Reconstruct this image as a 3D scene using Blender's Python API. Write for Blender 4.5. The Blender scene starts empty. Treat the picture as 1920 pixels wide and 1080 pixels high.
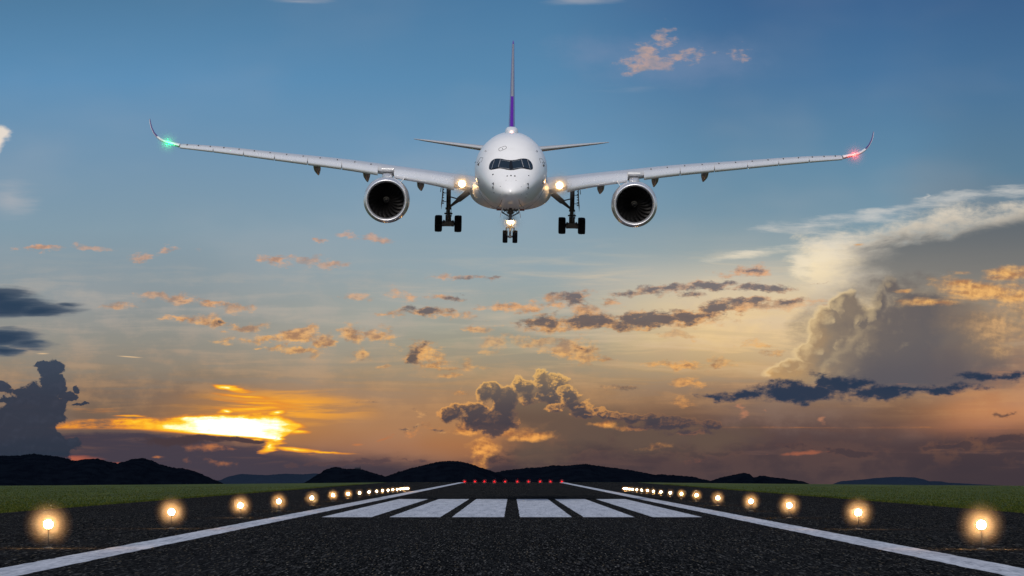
import bpy, bmesh, math, random
from mathutils import Vector, Matrix, noise
from mathutils.bvhtree import BVHTree
random.seed(7)
R = math.radians
PI = math.pi
scene = bpy.context.scene
COL = scene.collection

# ------------------------------------------------------------------ camera facts
F = 7680.0          # focal length in pixels of a 1920 px wide frame (144 mm on a 36 mm sensor)
CX, CY = 960.0, 886.0
H = 2.4             # camera height

# ------------------------------------------------------------------ helpers
def lin(r, g=None, b=None):
    if g is None:
        r, g, b = r
    out = []
    for c in (r, g, b):
        c = c / 255.0
        out.append(c / 12.92 if c <= 0.04045 else ((c + 0.055) / 1.055) ** 2.4)
    return (out[0], out[1], out[2], 1.0)

def link(o):
    COL.objects.link(o)
    return o

def tag(o, label=None, cat=None, group=None, kind=None):
    if label: o['label'] = label
    if cat: o['category'] = cat
    if group: o['group'] = group
    if kind: o['kind'] = kind
    return o

def empty(name, loc=(0, 0, 0)):
    o = bpy.data.objects.new(name, None)
    o.empty_display_size = 0.2
    o.location = loc
    return link(o)

class MB:
    """collects shapes into one mesh"""
    def __init__(self):
        self.v, self.f, self.m = [], [], []
    def add(self, vs, fs, mi=0):
        b = len(self.v)
        self.v.extend([tuple(p) for p in vs])
        for f in fs:
            self.f.append(tuple(b + i for i in f)); self.m.append(mi)
        return self
    def box(self, c, s, mi=0, M=None):
        x, y, z = (k / 2 for k in s)
        vs = [Vector((sx * x, sy * y, sz * z)) for sx in (-1, 1) for sy in (-1, 1) for sz in (-1, 1)]
        if M is not None: vs = [M @ p for p in vs]
        vs = [p + Vector(c) for p in vs]
        return self.add(vs, [(0, 1, 3, 2), (4, 6, 7, 5), (0, 4, 5, 1), (2, 3, 7, 6), (0, 2, 6, 4), (1, 5, 7, 3)], mi)
    def loft(self, rings, mi=0, closed=True, cap0=True, cap1=True):
        n = len(rings[0]); vs = [p for r in rings for p in r]; fs = []
        for i in range(len(rings) - 1):
            for j in range(n if closed else n - 1):
                k = (j + 1) % n
                fs.append((i * n + j, i * n + k, (i + 1) * n + k, (i + 1) * n + j))
        if cap0: fs.append(tuple(range(n - 1, -1, -1)))
        if cap1: fs.append(tuple((len(rings) - 1) * n + j for j in range(n)))
        return self.add(vs, fs, mi)
    def tube(self, pts, rad, n=12, mi=0, cap=True):
        pts = [Vector(p) for p in pts]
        if not isinstance(rad, (list, tuple)): rad = [rad] * len(pts)
        rings = []
        up = None
        for i, p in enumerate(pts):
            t = (pts[min(i + 1, len(pts) - 1)] - pts[max(i - 1, 0)]).normalized()
            if up is None:
                up = Vector((0, 0, 1)) if abs(t.z) < 0.9 else Vector((1, 0, 0))
            a = t.cross(up).normalized(); up = a.cross(t).normalized()
            rings.append([p + (a * math.cos(2 * PI * j / n) + up * math.sin(2 * PI * j / n)) * rad[i] for j in range(n)])
        return self.loft(rings, mi, True, cap, cap)
    def lathe(self, prof, c=(0, 0, 0), axis='y', n=48, mi=0, cap0=False, cap1=False):
        rings = []
        for (a, r) in prof:
            ring = []
            for j in range(n):
                t = 2 * PI * j / n
                u, w = r * math.cos(t), r * math.sin(t)
                p = {'y': (u, a, w), 'x': (a, u, w), 'z': (u, w, a)}[axis]
                ring.append(Vector(p) + Vector(c))
            rings.append(ring)
        return self.loft(rings, mi, True, cap0, cap1)
    def prism(self, poly, d, mi=0):
        """poly: list of 3-D points, thickened by vector d"""
        n = len(poly); d = Vector(d)
        return self.loft([[Vector(p) for p in poly], [Vector(p) + d for p in poly]], mi)
    def build(self, name, mats, parent=None, smooth=True, angle=35, fix=True):
        me = bpy.data.meshes.new(name)
        me.from_pydata(self.v, [], self.f)
        if not isinstance(mats, (list, tuple)): mats = [mats]
        for m in mats: me.materials.append(m)
        for p, mi in zip(me.polygons, self.m): p.material_index = mi
        if fix:
            bm = bmesh.new(); bm.from_mesh(me)
            bmesh.ops.recalc_face_normals(bm, faces=bm.faces)
            bm.to_mesh(me); bm.free()
        if smooth:
            for p in me.polygons: p.use_smooth = True
            try: me.set_sharp_from_angle(angle=R(angle))
            except Exception: pass
        me.update()
        o = bpy.data.objects.new(name, me)
        link(o)
        if parent is not None: o.parent = parent
        return o

# ------------------------------------------------------------------ node expressions
class G:
    """small expression builder over a node tree"""
    def __init__(self, nt): self.nt = nt
    def new(self, t, **kw):
        n = self.nt.nodes.new(t)
        for k, v in kw.items(): setattr(n, k, v)
        return n
    def put(self, sock, v):
        if isinstance(v, bpy.types.NodeSocket): self.nt.links.new(v, sock)
        else: sock.default_value = v
    def m(self, op, a, b=None, c=None, clamp=False):
        n = self.new('ShaderNodeMath', operation=op, use_clamp=clamp)
        for i, v in enumerate((a, b, c)):
            if v is not None: self.put(n.inputs[i], v)
        return n.outputs[0]
    def add(self, a, b): return self.m('ADD', a, b)
    def sub(self, a, b): return self.m('SUBTRACT', a, b)
    def mul(self, a, b): return self.m('MULTIPLY', a, b)
    def mx(self, a, b): return self.m('MAXIMUM', a, b)
    def mn(self, a, b): return self.m('MINIMUM', a, b)
    def ma(self, a, b, c): return self.m('MULTIPLY_ADD', a, b, c)
    def ss(self, x, lo, hi, t0=0.0, t1=1.0):
        n = self.new('ShaderNodeMapRange', interpolation_type='SMOOTHSTEP')
        self.put(n.inputs[0], x); n.inputs[1].default_value = lo; n.inputs[2].default_value = hi
        n.inputs[3].default_value = t0; n.inputs[4].default_value = t1
        return n.outputs[0]
    def lr(self, x, lo, hi, t0=0.0, t1=1.0):
        n = self.new('ShaderNodeMapRange')
        self.put(n.inputs[0], x); n.inputs[1].default_value = lo; n.inputs[2].default_value = hi
        n.inputs[3].default_value = t0; n.inputs[4].default_value = t1
        return n.outputs[0]
    def v(self, op, a, b=None, c=None):
        n = self.new('ShaderNodeVectorMath', operation=op)
        for i, x in enumerate((a, b, c)):
            if x is not None: self.put(n.inputs[i], x)
        return n.outputs['Value'] if op in ('LENGTH', 'DOT_PRODUCT', 'DISTANCE') else n.outputs['Vector']
    def xyz(self, x, y, z=0.0):
        n = self.new('ShaderNodeCombineXYZ')
        for i, q in enumerate((x, y, z)): self.put(n.inputs[i], q)
        return n.outputs[0]
    def sep(self, a):
        n = self.new('ShaderNodeSeparateXYZ'); self.put(n.inputs[0], a); return n.outputs
    def noise(self, vec, scale, detail=4.0, rough=0.55, dist=0.0, color=False):
        n = self.new('ShaderNodeTexNoise')
        self.put(n.inputs['Vector'], vec); n.inputs['Scale'].default_value = scale
        n.inputs['Detail'].default_value = detail; n.inputs['Roughness'].default_value = rough
        n.inputs['Distortion'].default_value = dist
        return n.outputs['Color'] if color else n.outputs[0]
    def voro(self, vec, scale, feature='F1', out='Distance', rnd=1.0):
        n = self.new('ShaderNodeTexVoronoi', feature=feature)
        self.put(n.inputs['Vector'], vec); n.inputs['Scale'].default_value = scale
        n.inputs['Randomness'].default_value = rnd
        return n.outputs[out]
    def mix(self, f, a, b, blend='MIX'):
        n = self.new('ShaderNodeMix', data_type='RGBA', blend_type=blend)
        self.put(n.inputs[0], f); self.put(n.inputs[6], a); self.put(n.inputs[7], b)
        return n.outputs[2]
    def ramp(self, x, stops, interp='LINEAR'):
        n = self.new('ShaderNodeValToRGB'); self.put(n.inputs[0], x)
        cr = n.color_ramp; cr.interpolation = interp
        while len(cr.elements) < len(stops): cr.elements.new(0.5)
        for e, (p, c) in zip(cr.elements, stops): e.position = p
        for e, (p, c) in zip(cr.elements, stops): e.color = c
        return n.outputs[0]
    def blobs(self, P, lst):
        """union of soft ellipses (cx, cy, rx, ry, a[, rot]): a at the centre, 0 on the rim, negative outside"""
        cur = None
        for b in lst:
            cx, cy, rx, ry, a = b[:5]
            rot = b[5] if len(b) > 5 else 0
            if rot:
                n = self.new('ShaderNodeMapping', vector_type='TEXTURE')
                self.put(n.inputs['Vector'], P)
                n.inputs['Location'].default_value = (cx, cy, 0)
                n.inputs['Rotation'].default_value = (0, 0, R(rot))
                n.inputs['Scale'].default_value = (rx, ry, 1)
                q = n.outputs[0]
            else:
                q = self.v('MULTIPLY_ADD', P, (1 / rx, 1 / ry, 0), (-cx / rx, -cy / ry, 0))
            d = self.ma(self.v('LENGTH', q), -a, a)
            cur = d if cur is None else self.mx(cur, d)
        return cur

def material(name, base=(0.8, 0.8, 0.8), rough=0.5, metal=0.0, spec=0.5, coat=0.0, emit=None, strength=0.0):
    m = bpy.data.materials.new(name); m.use_nodes = True
    b = m.node_tree.nodes['Principled BSDF']
    b.inputs['Base Color'].default_value = (*base[:3], 1)
    b.inputs['Roughness'].default_value = rough; b.inputs['Metallic'].default_value = metal
    b.inputs['Specular IOR Level'].default_value = spec; b.inputs['Coat Weight'].default_value = coat
    b.inputs['Coat Roughness'].default_value = 0.06
    if emit:
        b.inputs['Emission Color'].default_value = (*emit[:3], 1); b.inputs['Emission Strength'].default_value = strength
    return m

def nodes_of(m):
    g = G(m.node_tree); b = m.node_tree.nodes['Principled BSDF']
    return g, b

# ------------------------------------------------------------------ world: dusk sky
SUN_EL, SUN_AZ = 46.0, 186.0       # sun lamp direction: high behind the viewer (azimuth clockwise from +Y)
world = bpy.data.worlds.new("World"); scene.world = world
world.use_nodes = True
wt = world.node_tree
for n in list(wt.nodes): wt.nodes.remove(n)
g = G(wt)
out = g.new('ShaderNodeOutputWorld'); bg = g.new('ShaderNodeBackground')
wt.links.new(bg.outputs[0], out.inputs[0])
sky = g.new('ShaderNodeTexSky', sky_type='NISHITA')
sky.sun_disc = False
sky.sun_elevation = R(SUN_EL); sky.sun_rotation = R(SUN_AZ)
sky.air_density = 1.0; sky.dust_density = 1.5; sky.ozone_density = 2.0
SKY_STRENGTH = 0.10

tc = g.new('ShaderNodeTexCoord')
d = g.sep(tc.outputs['Generated'])
yy = g.mx(d[1], 0.02)
U = g.ma(g.m('DIVIDE', d[0], yy), F, CX)        # direction tangents, in units of 1/7680 rad
V = g.ma(g.m('DIVIDE', d[2], yy), -F, CY)
P = g.xyz(U, V, 0.0)

# --- shared noise fields
nA = g.noise(g.v('MULTIPLY', P, (1 / 62., 1 / 46., 0)), 1.0, 7.0, 0.60)                    # puffy
nAo = g.noise(g.v('MULTIPLY_ADD', P, (1 / 62., 1 / 46., 0), (0.07, 0.12, 0)), 1.0, 5.0, 0.58)  # shifted towards below: relief
nS = g.noise(g.v('MULTIPLY', P, (1 / 230., 1 / 22., 0)), 1.0, 6.0, 0.6, 0.4)              # streaks
nB = g.noise(g.v('MULTIPLY', P, (1 / 420., 1 / 200., 0)), 1.0, 3.0, 0.5)                  # broad
nc = g.noise(g.v('MULTIPLY', P, (1 / 85., 1 / 60., 0)), 1.0, 4.0, 0.55, color=True)
PW = g.v('MULTIPLY_ADD', nc, (46, 30, 0), g.v('ADD', P, (-23, -15, 0)))                  # warped position (puffs)
nd = g.noise(g.v('MULTIPLY', P, (1 / 190., 1 / 34., 0)), 1.0, 5.0, 0.6, color=True)
PS = g.v('MULTIPLY_ADD', nd, (110, 20, 0), g.v('ADD', P, (-55, -10, 0)))                 # warped along streaks
nP = g.noise(g.v('MULTIPLY', P, (1 / 30., 1 / 15., 0)), 1.0, 6.0, 0.62)
npc = g.noise(g.v('MULTIPLY', P, (1 / 34., 1 / 17., 0)), 1.0, 4.0, 0.6, color=True)
PP = g.v('MULTIPLY_ADD', npc, (44, 20, 0), g.v('ADD', PW, (-22, -10, 0)))
relief = g.sub(nA, nAo)

def ramp_v(stops):
    return g.ramp(g.lr(V, 0, 960), [(v / 960., lin(c)) for v, c in stops])

# --- clear sky, three vertical sections blended along the horizon
left = ramp_v([(0, (72, 124, 162)), (150, (88, 143, 184)), (300, (112, 150, 178)), (430, (128, 156, 172)),
               (540, (138, 152, 158)), (640, (142, 142, 134)), (690, (140, 128, 112)), (735, (124, 106, 92)), (770, (116, 98, 84)), (860, (86, 72, 78)), (960, (74, 64, 74))])
mid = ramp_v([(0, (68, 122, 163)), (150, (84, 138, 177)), (280, (104, 150, 184)), (400, (128, 160, 180)),
              (500, (146, 166, 174)), (580, (158, 165, 158)), (640, (160, 157, 138)), (700, (164, 143, 113)), (735, (166, 131, 96)), (800, (150, 113, 84)), (835, (140, 95, 74)), (865, (112, 80, 76)), (900, (98, 72, 76)), (960, (80, 66, 74))])
right = ramp_v([(0, (50, 100, 146)), (150, (66, 118, 160)), (300, (92, 138, 168)), (400, (112, 148, 168)), (470, (146, 164, 168)),
                (520, (196, 190, 172)), (570, (232, 206, 162)), (630, (236, 202, 146)), (680, (206, 172, 122)), (725, (152, 122, 96)), (765, (122, 94, 76)), (800, (108, 80, 68)), (835, (70, 58, 62)), (870, (58, 53, 62)), (960, (52, 48, 60))])
far = ramp_v([(0, (50, 98, 142)), (150, (64, 114, 154)), (320, (88, 128, 154)), (480, (128, 136, 136)), (600, (150, 132, 114)), (700, (168, 124, 94)),
              (770, (190, 128, 84)), (805, (160, 108, 82)), (835, (74, 60, 64)), (880, (56, 51, 60)), (960, (54, 49, 60))])
Uw = g.ma(g.sub(nB, 0.5), 260.0, U)
c = g.mix(g.ss(Uw, 240, 900), left, mid)
c = g.mix(g.ss(Uw, 960, 1400), c, right)
c = g.mix(g.ss(Uw, 1640, 1860), c, far)
# soft broad variation and thin high haze streaks
c = g.mix(g.mul(g.ss(nB, 0.42, 0.75), g.ss(V, 120, 420, 0.05, 0.14)), c, lin(206, 196, 190))
st = g.mul(g.ss(nS, 0.46, 0.78), g.mul(g.ss(V, 430, 540), g.ss(V, 760, 640)))
c = g.mix(g.mul(st, g.ss(U, 700, 1250, 0.08, 0.55)), c, lin(240, 214, 172))
st2 = g.mul(g.ss(nS, 0.54, 0.40), g.mul(g.ss(V, 560, 640), g.ss(V, 780, 700)))
c = g.mix(g.mul(st2, 0.22), c, lin(140, 140, 132))
pk = g.ss(g.ma(nA, 0.5, g.blobs(PS, [(1260, 112, 190, 55, .6), (1130, 100, 120, 40, .4)])), 0.15, 0.75, 0, .35)
c = g.mix(pk, c, lin(128, 146, 178))
tex = g.mul(g.ss(g.ma(nS, .5, g.mul(nA, .5)), .44, .62), g.mul(g.ss(V, 470, 560), g.ss(V, 820, 740)))
c = g.mix(g.mul(tex, .30), c, g.mix(g.ss(V, 560, 740), lin(186, 176, 166), lin(206, 158, 110)))
wisp = g.blobs(PS, [(1090, 2, 90, 10, .5), (560, 3, 80, 7, .4), (20, 372, 62, 48, .42), (1185, 168, 80, 12, .15)])
c = g.mix(g.ss(g.ma(nS, 0.5, wisp), 0.25, 0.8, 0, 0.5), c, lin(188, 186, 188))
# white cumulus tip entering at the far side
wc = g.ma(g.sub(nA, 0.5), 0.9, g.blobs(PW, [(-6, 245, 36, 22, .8), (-20, 255, 40, 42, .9)]))
c = g.mix(g.ss(wc, 0.05, 0.4, 0, .9), c, lin(238, 226, 212))

# --- afterglow round the hidden sun
gl = g.v('LENGTH', g.v('MULTIPLY_ADD', P, (1 / 330., 1 / 92., 0), (-500 / 330., -792 / 92., 0)))
c = g.mix(g.ss(gl, 1.0, 0.0, 0, .55), c, lin(214, 142, 68))
gl2 = g.v('LENGTH', g.v('MULTIPLY_ADD', PS, (1 / 200., 1 / 44., 0), (-520 / 200., -766 / 44., 0)))
c = g.mix(g.mul(g.ss(gl2, 1.15, 0.15), g.ss(nS, 0.40, 0.58, .12, 1)), c, lin(250, 168, 52))
# warm light on the low haze in the middle
gm = g.v('LENGTH', g.v('MULTIPLY_ADD', P, (1 / 260., 1 / 85., 0), (-860 / 260., -822 / 85., 0)))
c = g.mix(g.ss(gm, 1.2, 0.1, 0, .35), c, lin(204, 140, 80))

# --- anvil of the great thunderhead
e1 = g.ma(U, -0.155, g.ma(V, -1.0, 0))     # -(V + .155U)
top = g.m('MULTIPLY_ADD', e1, -1 / 34., -(423 + 0.155 * 1560) / 34.)
lef = g.ma(U, 1 / 40., -1478 / 40.)
low = g.ma(V, -1 / 90., 660 / 90.)
warpA = g.ma(g.sub(g.noise(g.v('MULTIPLY', P, (1 / 150., 1 / 60., 0)), 1.0, 7.0, .62, .5), 0.5), 3.6, 0.0)
A = g.add(g.mn(g.mn(top, lef), low), warpA)
Agrey = g.mul(g.ss(g.ma(warpA, .5, top), 0.5, 1.8), g.ss(g.ma(warpA, 45., U), 1515, 1690))
Acol = g.mix(Agrey, lin(228, 216, 196), g.mix(g.ss(V, 400, 560), lin(92, 104, 112), lin(128, 127, 122)))
warmA = g.v('LENGTH', g.v('MULTIPLY_ADD', P, (1 / 120., 1 / 80., 0), (-1505 / 120., -500 / 80., 0)))
Acol = g.mix(g.ss(g.ma(g.sub(nP, .5), -.9, warmA), 1.1, .1, 0, .75), Acol, lin(252, 230, 186))
Acol = g.mix(g.ss(V, 500, 620), Acol, lin(158, 142, 120))
A = g.ma(g.sub(nP, .5), 1.6, A)
c = g.mix(g.ss(A, -0.1, 1.5, 0, .96), c, Acol)
cir = g.blobs(PS, [(1400, 476, 110, 13, .55, -6), (1470, 432, 60, 16, .5, 4), (1530, 424, 90, 17, .55, -4), (1640, 402, 130, 16, .65, -7), (1800, 372, 120, 15, .62, -6),
                   (1900, 360, 110, 16, .62, -5), (1742, 371, 26, 5, .5, 30), (1545, 470, 70, 40, .7, -15), (1500, 495, 34, 45, .8)])
nC = g.noise(g.v('MULTIPLY', PS, (1 / 90., 1 / 16., 0)), 1.0, 6.0, .62)
c = g.mix(g.ss(g.ma(g.sub(nC, .5), 1.5, cir), 0.0, 0.75, 0, .82), c, g.mix(g.ss(V, 400, 520), lin(206, 206, 202), lin(246, 230, 198)))

# --- the thunderhead's body, three banks of towers one in front of the other, each lit from the sun's side
nTc = g.noise(g.v('MULTIPLY', P, (1 / 58., 1 / 50., 0)), 1.0, 4.0, .55, color=True)
def tower(lst, amp, off):
    Pq = P if off is None else g.v('ADD', P, (off[0], off[1], 0))
    nq = g.noise(g.v('MULTIPLY', Pq, (1 / 52., 1 / 46., 0)), 1.0, 5.0, .5)
    Pw = g.v('MULTIPLY_ADD', nTc, (44, 40, 0), g.v('ADD', Pq, (-22, -20, 0)))
    return g.mn(g.ma(g.sub(nq, 0.5), amp, g.blobs(Pw, lst)), 1.1)
TWA = [(1586, 582, 34, 42, 1.), (1562, 606, 40, 34, 1.), (1540, 630, 36, 34, .9), (1536, 662, 46, 34, 1.), (1508, 694, 60, 28, .95), (1462, 700, 38, 20, .7), (1480, 684, 34, 16, .6), (1600, 640, 70, 90, 1.2)]
TWB = [(1612, 604, 12, 16, .5), (1640, 598, 26, 30, .8), (1656, 566, 22, 34, .7), (1672, 540, 18, 22, .6), (1690, 620, 70, 60, 1.1), (1740, 600, 110, 70, 1.1), (1640, 670, 80, 60, 1.1), (1590, 704, 70, 34, .9), (1720, 670, 160, 90, 1.4), (1790, 610, 80, 70, .9)]
TWC = [(1870, 704, 120, 44, 1.), (1790, 690, 80, 60, .9), (1910, 680, 60, 30, .7)]
body = g.ramp(g.lr(g.ma(g.sub(nA, .5), 160., U), 1430, 1920), [(0, lin(206, 160, 102)), (0.12, lin(172, 142, 106)), (.28, lin(138, 124, 108)), (.45, lin(106, 101, 99)), (.62, lin(98, 96, 98)), (.8, lin(122, 110, 100)), (1, lin(150, 124, 100))])
body = g.mix(g.mul(g.ss(V, 630, 715), g.ss(U, 1520, 1660)), body, lin(88, 88, 95))
c = g.mix(g.mul(g.ss(g.ma(g.sub(nA, .5), 2.0, g.blobs(PW, [(1830, 640, 150, 100, 1.), (1700, 600, 120, 90, .8)])), -.1, .9, 0, .9), g.ss(V, 745, 715)), c, body)
litR = g.ma(g.sub(nA, .5), 1.5, g.ma(g.sub(nP, .5), .5, g.blobs(PW, [(1860, 612, 90, 40, .9), (1790, 604, 60, 26, .6), (1900, 580, 60, 40, .7), (1880, 650, 50, 18, .6)])))
c = g.mix(g.ss(litR, -.1, .8, 0, .95), c, g.mix(g.ss(relief, -.12, .12), lin(152, 126, 100), lin(212, 168, 118)))
for lst, gain, k in ((TWA, .80, 0), (TWB, .50, 1), (TWC, .2, 2)):
    t0 = tower(lst, .85, None); t1 = tower(lst, .85, (-10, -5))
    lit = g.mul(g.ss(g.sub(t0, t1), .12, .46, 0, .62), gain)
    rimT = g.mul(g.mul(g.ss(t0, .40, .06), g.ss(g.sub(t0, t1), -.06, .12)), gain)
    lite = g.mul(g.mx(lit, rimT), g.ss(U, 1780, 1620, .22, 1.))
    bt = g.mix(lite, body, lin(250, 220, 164)) if k < 2 else g.mix(.5, body, lin(94, 88, 92))
    c = g.mix(g.mul(g.ss(t0, -.04, (.26, .50, .8)[k]), g.mul(g.ss(U, 1900, 1740, .40, 1.), g.ss(V, 748, 716))), c, bt)
# glowing orange altocumulus in front of the thunderhead
OR = g.ma(g.sub(nC, .5), 1.1, g.ma(g.sub(nA, 0.5), 1.3, g.blobs(PS, [(1895, 515, 60, 20, .75), (1850, 548, 110, 26, .85), (1905, 560, 70, 26, .8), (1760, 566, 90, 12, .7), (1690, 545, 30, 5, .6), (1800, 530, 60, 14, .5), (1612, 461, 14, 5, .5), (1825, 512, 26, 6, .4)])))
c = g.mix(g.ss(OR, 0.0, 0.7, 0, .92), c, g.mix(g.ss(relief, -.1, .12), lin(178, 126, 84), lin(246, 188, 112)))

# --- low dark bank over the hills
ledge = g.ramp(g.lr(U, 0, 1920), [(k / 1920., (v, v, v, 1)) for k, v in
        ((0, .862), (90, .842), (200, .8385), (300, .840), (400, .852), (480, .858), (500, .868), (600, .884), (760, .893), (860, .902), (920, .893), (950, .885), (1080, .856), (1130, .834), (1180, .840),
         (1300, .846), (1420, .838), (1560, .834), (1700, .844), (1780, .842), (1920, .832))])
lowD = g.ma(g.sub(nA, .5), .9, g.ma(g.ma(ledge, -960.0, V), 1 / 26., g.mul(g.sub(nS, .5), 1.4)))
lowC = g.mix(g.ss(Uw, 420, 1000), lin(58, 58, 73), g.mix(g.ss(V, 810, 880), lin(72, 60, 64), lin(54, 51, 61)))
lowC = g.mix(g.mul(g.ss(nS, .5, .75), g.ss(V, 905, 850)), lowC, lin(104, 80, 76))
lowC = g.mix(g.mul(g.mul(g.ss(g.ma(nS, .5, nA), .70, .86), g.ss(U, 800, 1050)), g.ss(V, 890, 820)), lowC, lin(104, 76, 66))
c = g.mix(g.ss(g.ma(g.ss(U, 560, 300), g.mul(lowD, 1.4), lowD), -0.5, 1.1, 0, .96), c, lowC)
dusk = g.mul(g.mul(g.ss(U, 940, 1150), g.ss(U, 1800, 1600)), g.mul(g.ss(V, 740, 820), g.ss(nA, .36, .60, .35, .85)))
c = g.mix(dusk, c, lin(80, 66, 68))
lump = g.ma(g.sub(nP, .5), 1.6, g.ma(g.sub(nA, .5), 1.8, g.blobs(PP, [(1010, 848, 90, 12, .9), (1120, 836, 90, 14, .9), (1230, 842, 110, 14, .9), (1330, 850, 80, 10, .7), (1380, 836, 70, 8, .6), (1880, 826, 70, 14, .9), (1780, 838, 60, 10, .8), (640, 868, 120, 9, .8), (760, 862, 60, 6, .6), (930, 862, 50, 14, .7), (1470, 838, 60, 6, .5), (1600, 846, 90, 8, .6), (1885, 775, 34, 6, .5), (1250, 815, 60, 7, .6), (1160, 812, 40, 6, .6)])))
c = g.mix(g.ss(lump, .05, .6, 0, .8), c, g.mix(g.ss(lump, .5, .1, 0, .35), g.mix(g.ss(U, 800, 950), lin(78, 64, 70), lin(60, 54, 62)), lin(150, 98, 76)))
fr = g.ma(g.sub(nA, .5), 2.2, g.blobs(PS, [(1500, 849, 60, 4, .5, -6), (1437, 851, 20, 5, .5), (1320, 868, 30, 9, .35), (390, 838, 60, 8, .4), (430, 842, 60, 6, .4), (440, 870, 60, 12, .35), (1210, 836, 50, 10, .3), (140, 858, 40, 5, .7, 4), (290, 860, 20, 4, .5), (720, 823, 20, 5, .6, -25), (680, 832, 20, 4, .55), (665, 848, 40, 7, .5), (600, 850, 60, 4, .6)]))
c = g.mix(g.ss(fr, .12, .7, 0, .75), c, g.mix(g.ss(U, 560, 900), lin(208, 128, 72), lin(164, 96, 72)))
c = g.mix(g.ss(g.blobs(PS, [(140, 860, 70, 9, .8), (220, 870, 30, 5, .5)]), 0., .5, 0, .8), c, lin(176, 92, 74))

# --- the burning gap in front of the sun
def lut(tab):
    return g.ma(g.ramp(g.lr(U, 60, 620), [((u - 60) / 560., (v / 1000., v / 1000., v / 1000., 1)) for u, v in tab]), 1000., 0.)
sw = g.ma(g.sub(nS, .5), 17., g.mul(g.sub(nP, .5), 9.))
topL = lut([(84, 801), (110, 792), (150, 786), (200, 782), (260, 783), (300, 784), (345, 777), (420, 773), (480, 775), (520, 775), (545, 783), (570, 795), (585, 803)])
botL = lut([(84, 803), (110, 808), (150, 806), (200, 805.5), (260, 807), (300, 810), (345, 813), (420, 819), (480, 823), (515, 828), (535, 820), (560, 806), (585, 803)])
gain = g.ramp(g.lr(U, 60, 620), [((u - 60) / 560., (v, v, v, 1)) for u, v in ((84, .22), (150, .26), (220, .34), (270, .42), (320, .56), (370, .78), (430, .82), (490, .78), (515, .64), (540, .50), (565, .34), (590, .2))])
inside = g.mn(g.m('MULTIPLY', g.add(g.sub(V, topL), sw), 1 / 9.), g.m('MULTIPLY', g.ma(sw, -.35, g.sub(botL, V)), 1 / 4.5))
lens = g.mul(g.ss(inside, -.45, 1.3), g.ma(g.sub(nP, .5), .5, g.ma(g.sub(nS, .5), g.ma(gain, -.7, 1.5), gain)))
core = g.blobs(PS, [(250, 778, 46, 3.5, .55), (228, 788, 40, 3, .3), (500, 838, 30, 11, .62, -30), (524, 822, 26, 13, .66, -40), (480, 826, 20, 5, .45), (545, 810, 34, 8, .5), (420, 771, 24, 5, .8), (515, 776, 24, 7, .7),
                    (430, 727, 40, 5.5, .68, 10), (470, 744, 70, 4, .3, 6), (480, 756, 110, 6, .40, 4), (610, 846, 90, 3, .42, 5), (550, 842, 60, 5, .5, 3), (470, 768, 110, 7, .46), (200, 770, 60, 5, .1)])
cor = g.mx(lens, g.ma(g.sub(nS, .5), 1.0, core))
bankE = g.ma(g.ma(ledge, -960., V), 1 / 12., g.mul(g.sub(nA, .5), 1.4))
hot = g.ramp(g.mul(cor, .8), [(0.0, lin(186, 118, 66)), (.18, lin(230, 142, 54)), (.30, lin(254, 180, 44)), (.42, lin(255, 214, 60)), (.52, (1.25, 1.05, .50, 1)), (.66, (1.9, 1.8, 1.5, 1)), (.9, (2.5, 2.4, 2.2, 1))])
c = g.mix(g.ss(cor, -0.04, 0.32), c, hot)
dk = g.ma(g.sub(nA, .5), 1.6, g.blobs(PW, [(440, 824, 66, 7, .9, 6), (380, 822, 60, 8, .8, 5), (492, 828, 18, 5, .7), (330, 826, 80, 14, .7)]))
c = g.mix(g.ss(dk, .1, .4, 0, .95), c, lin(72, 58, 62))

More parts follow.
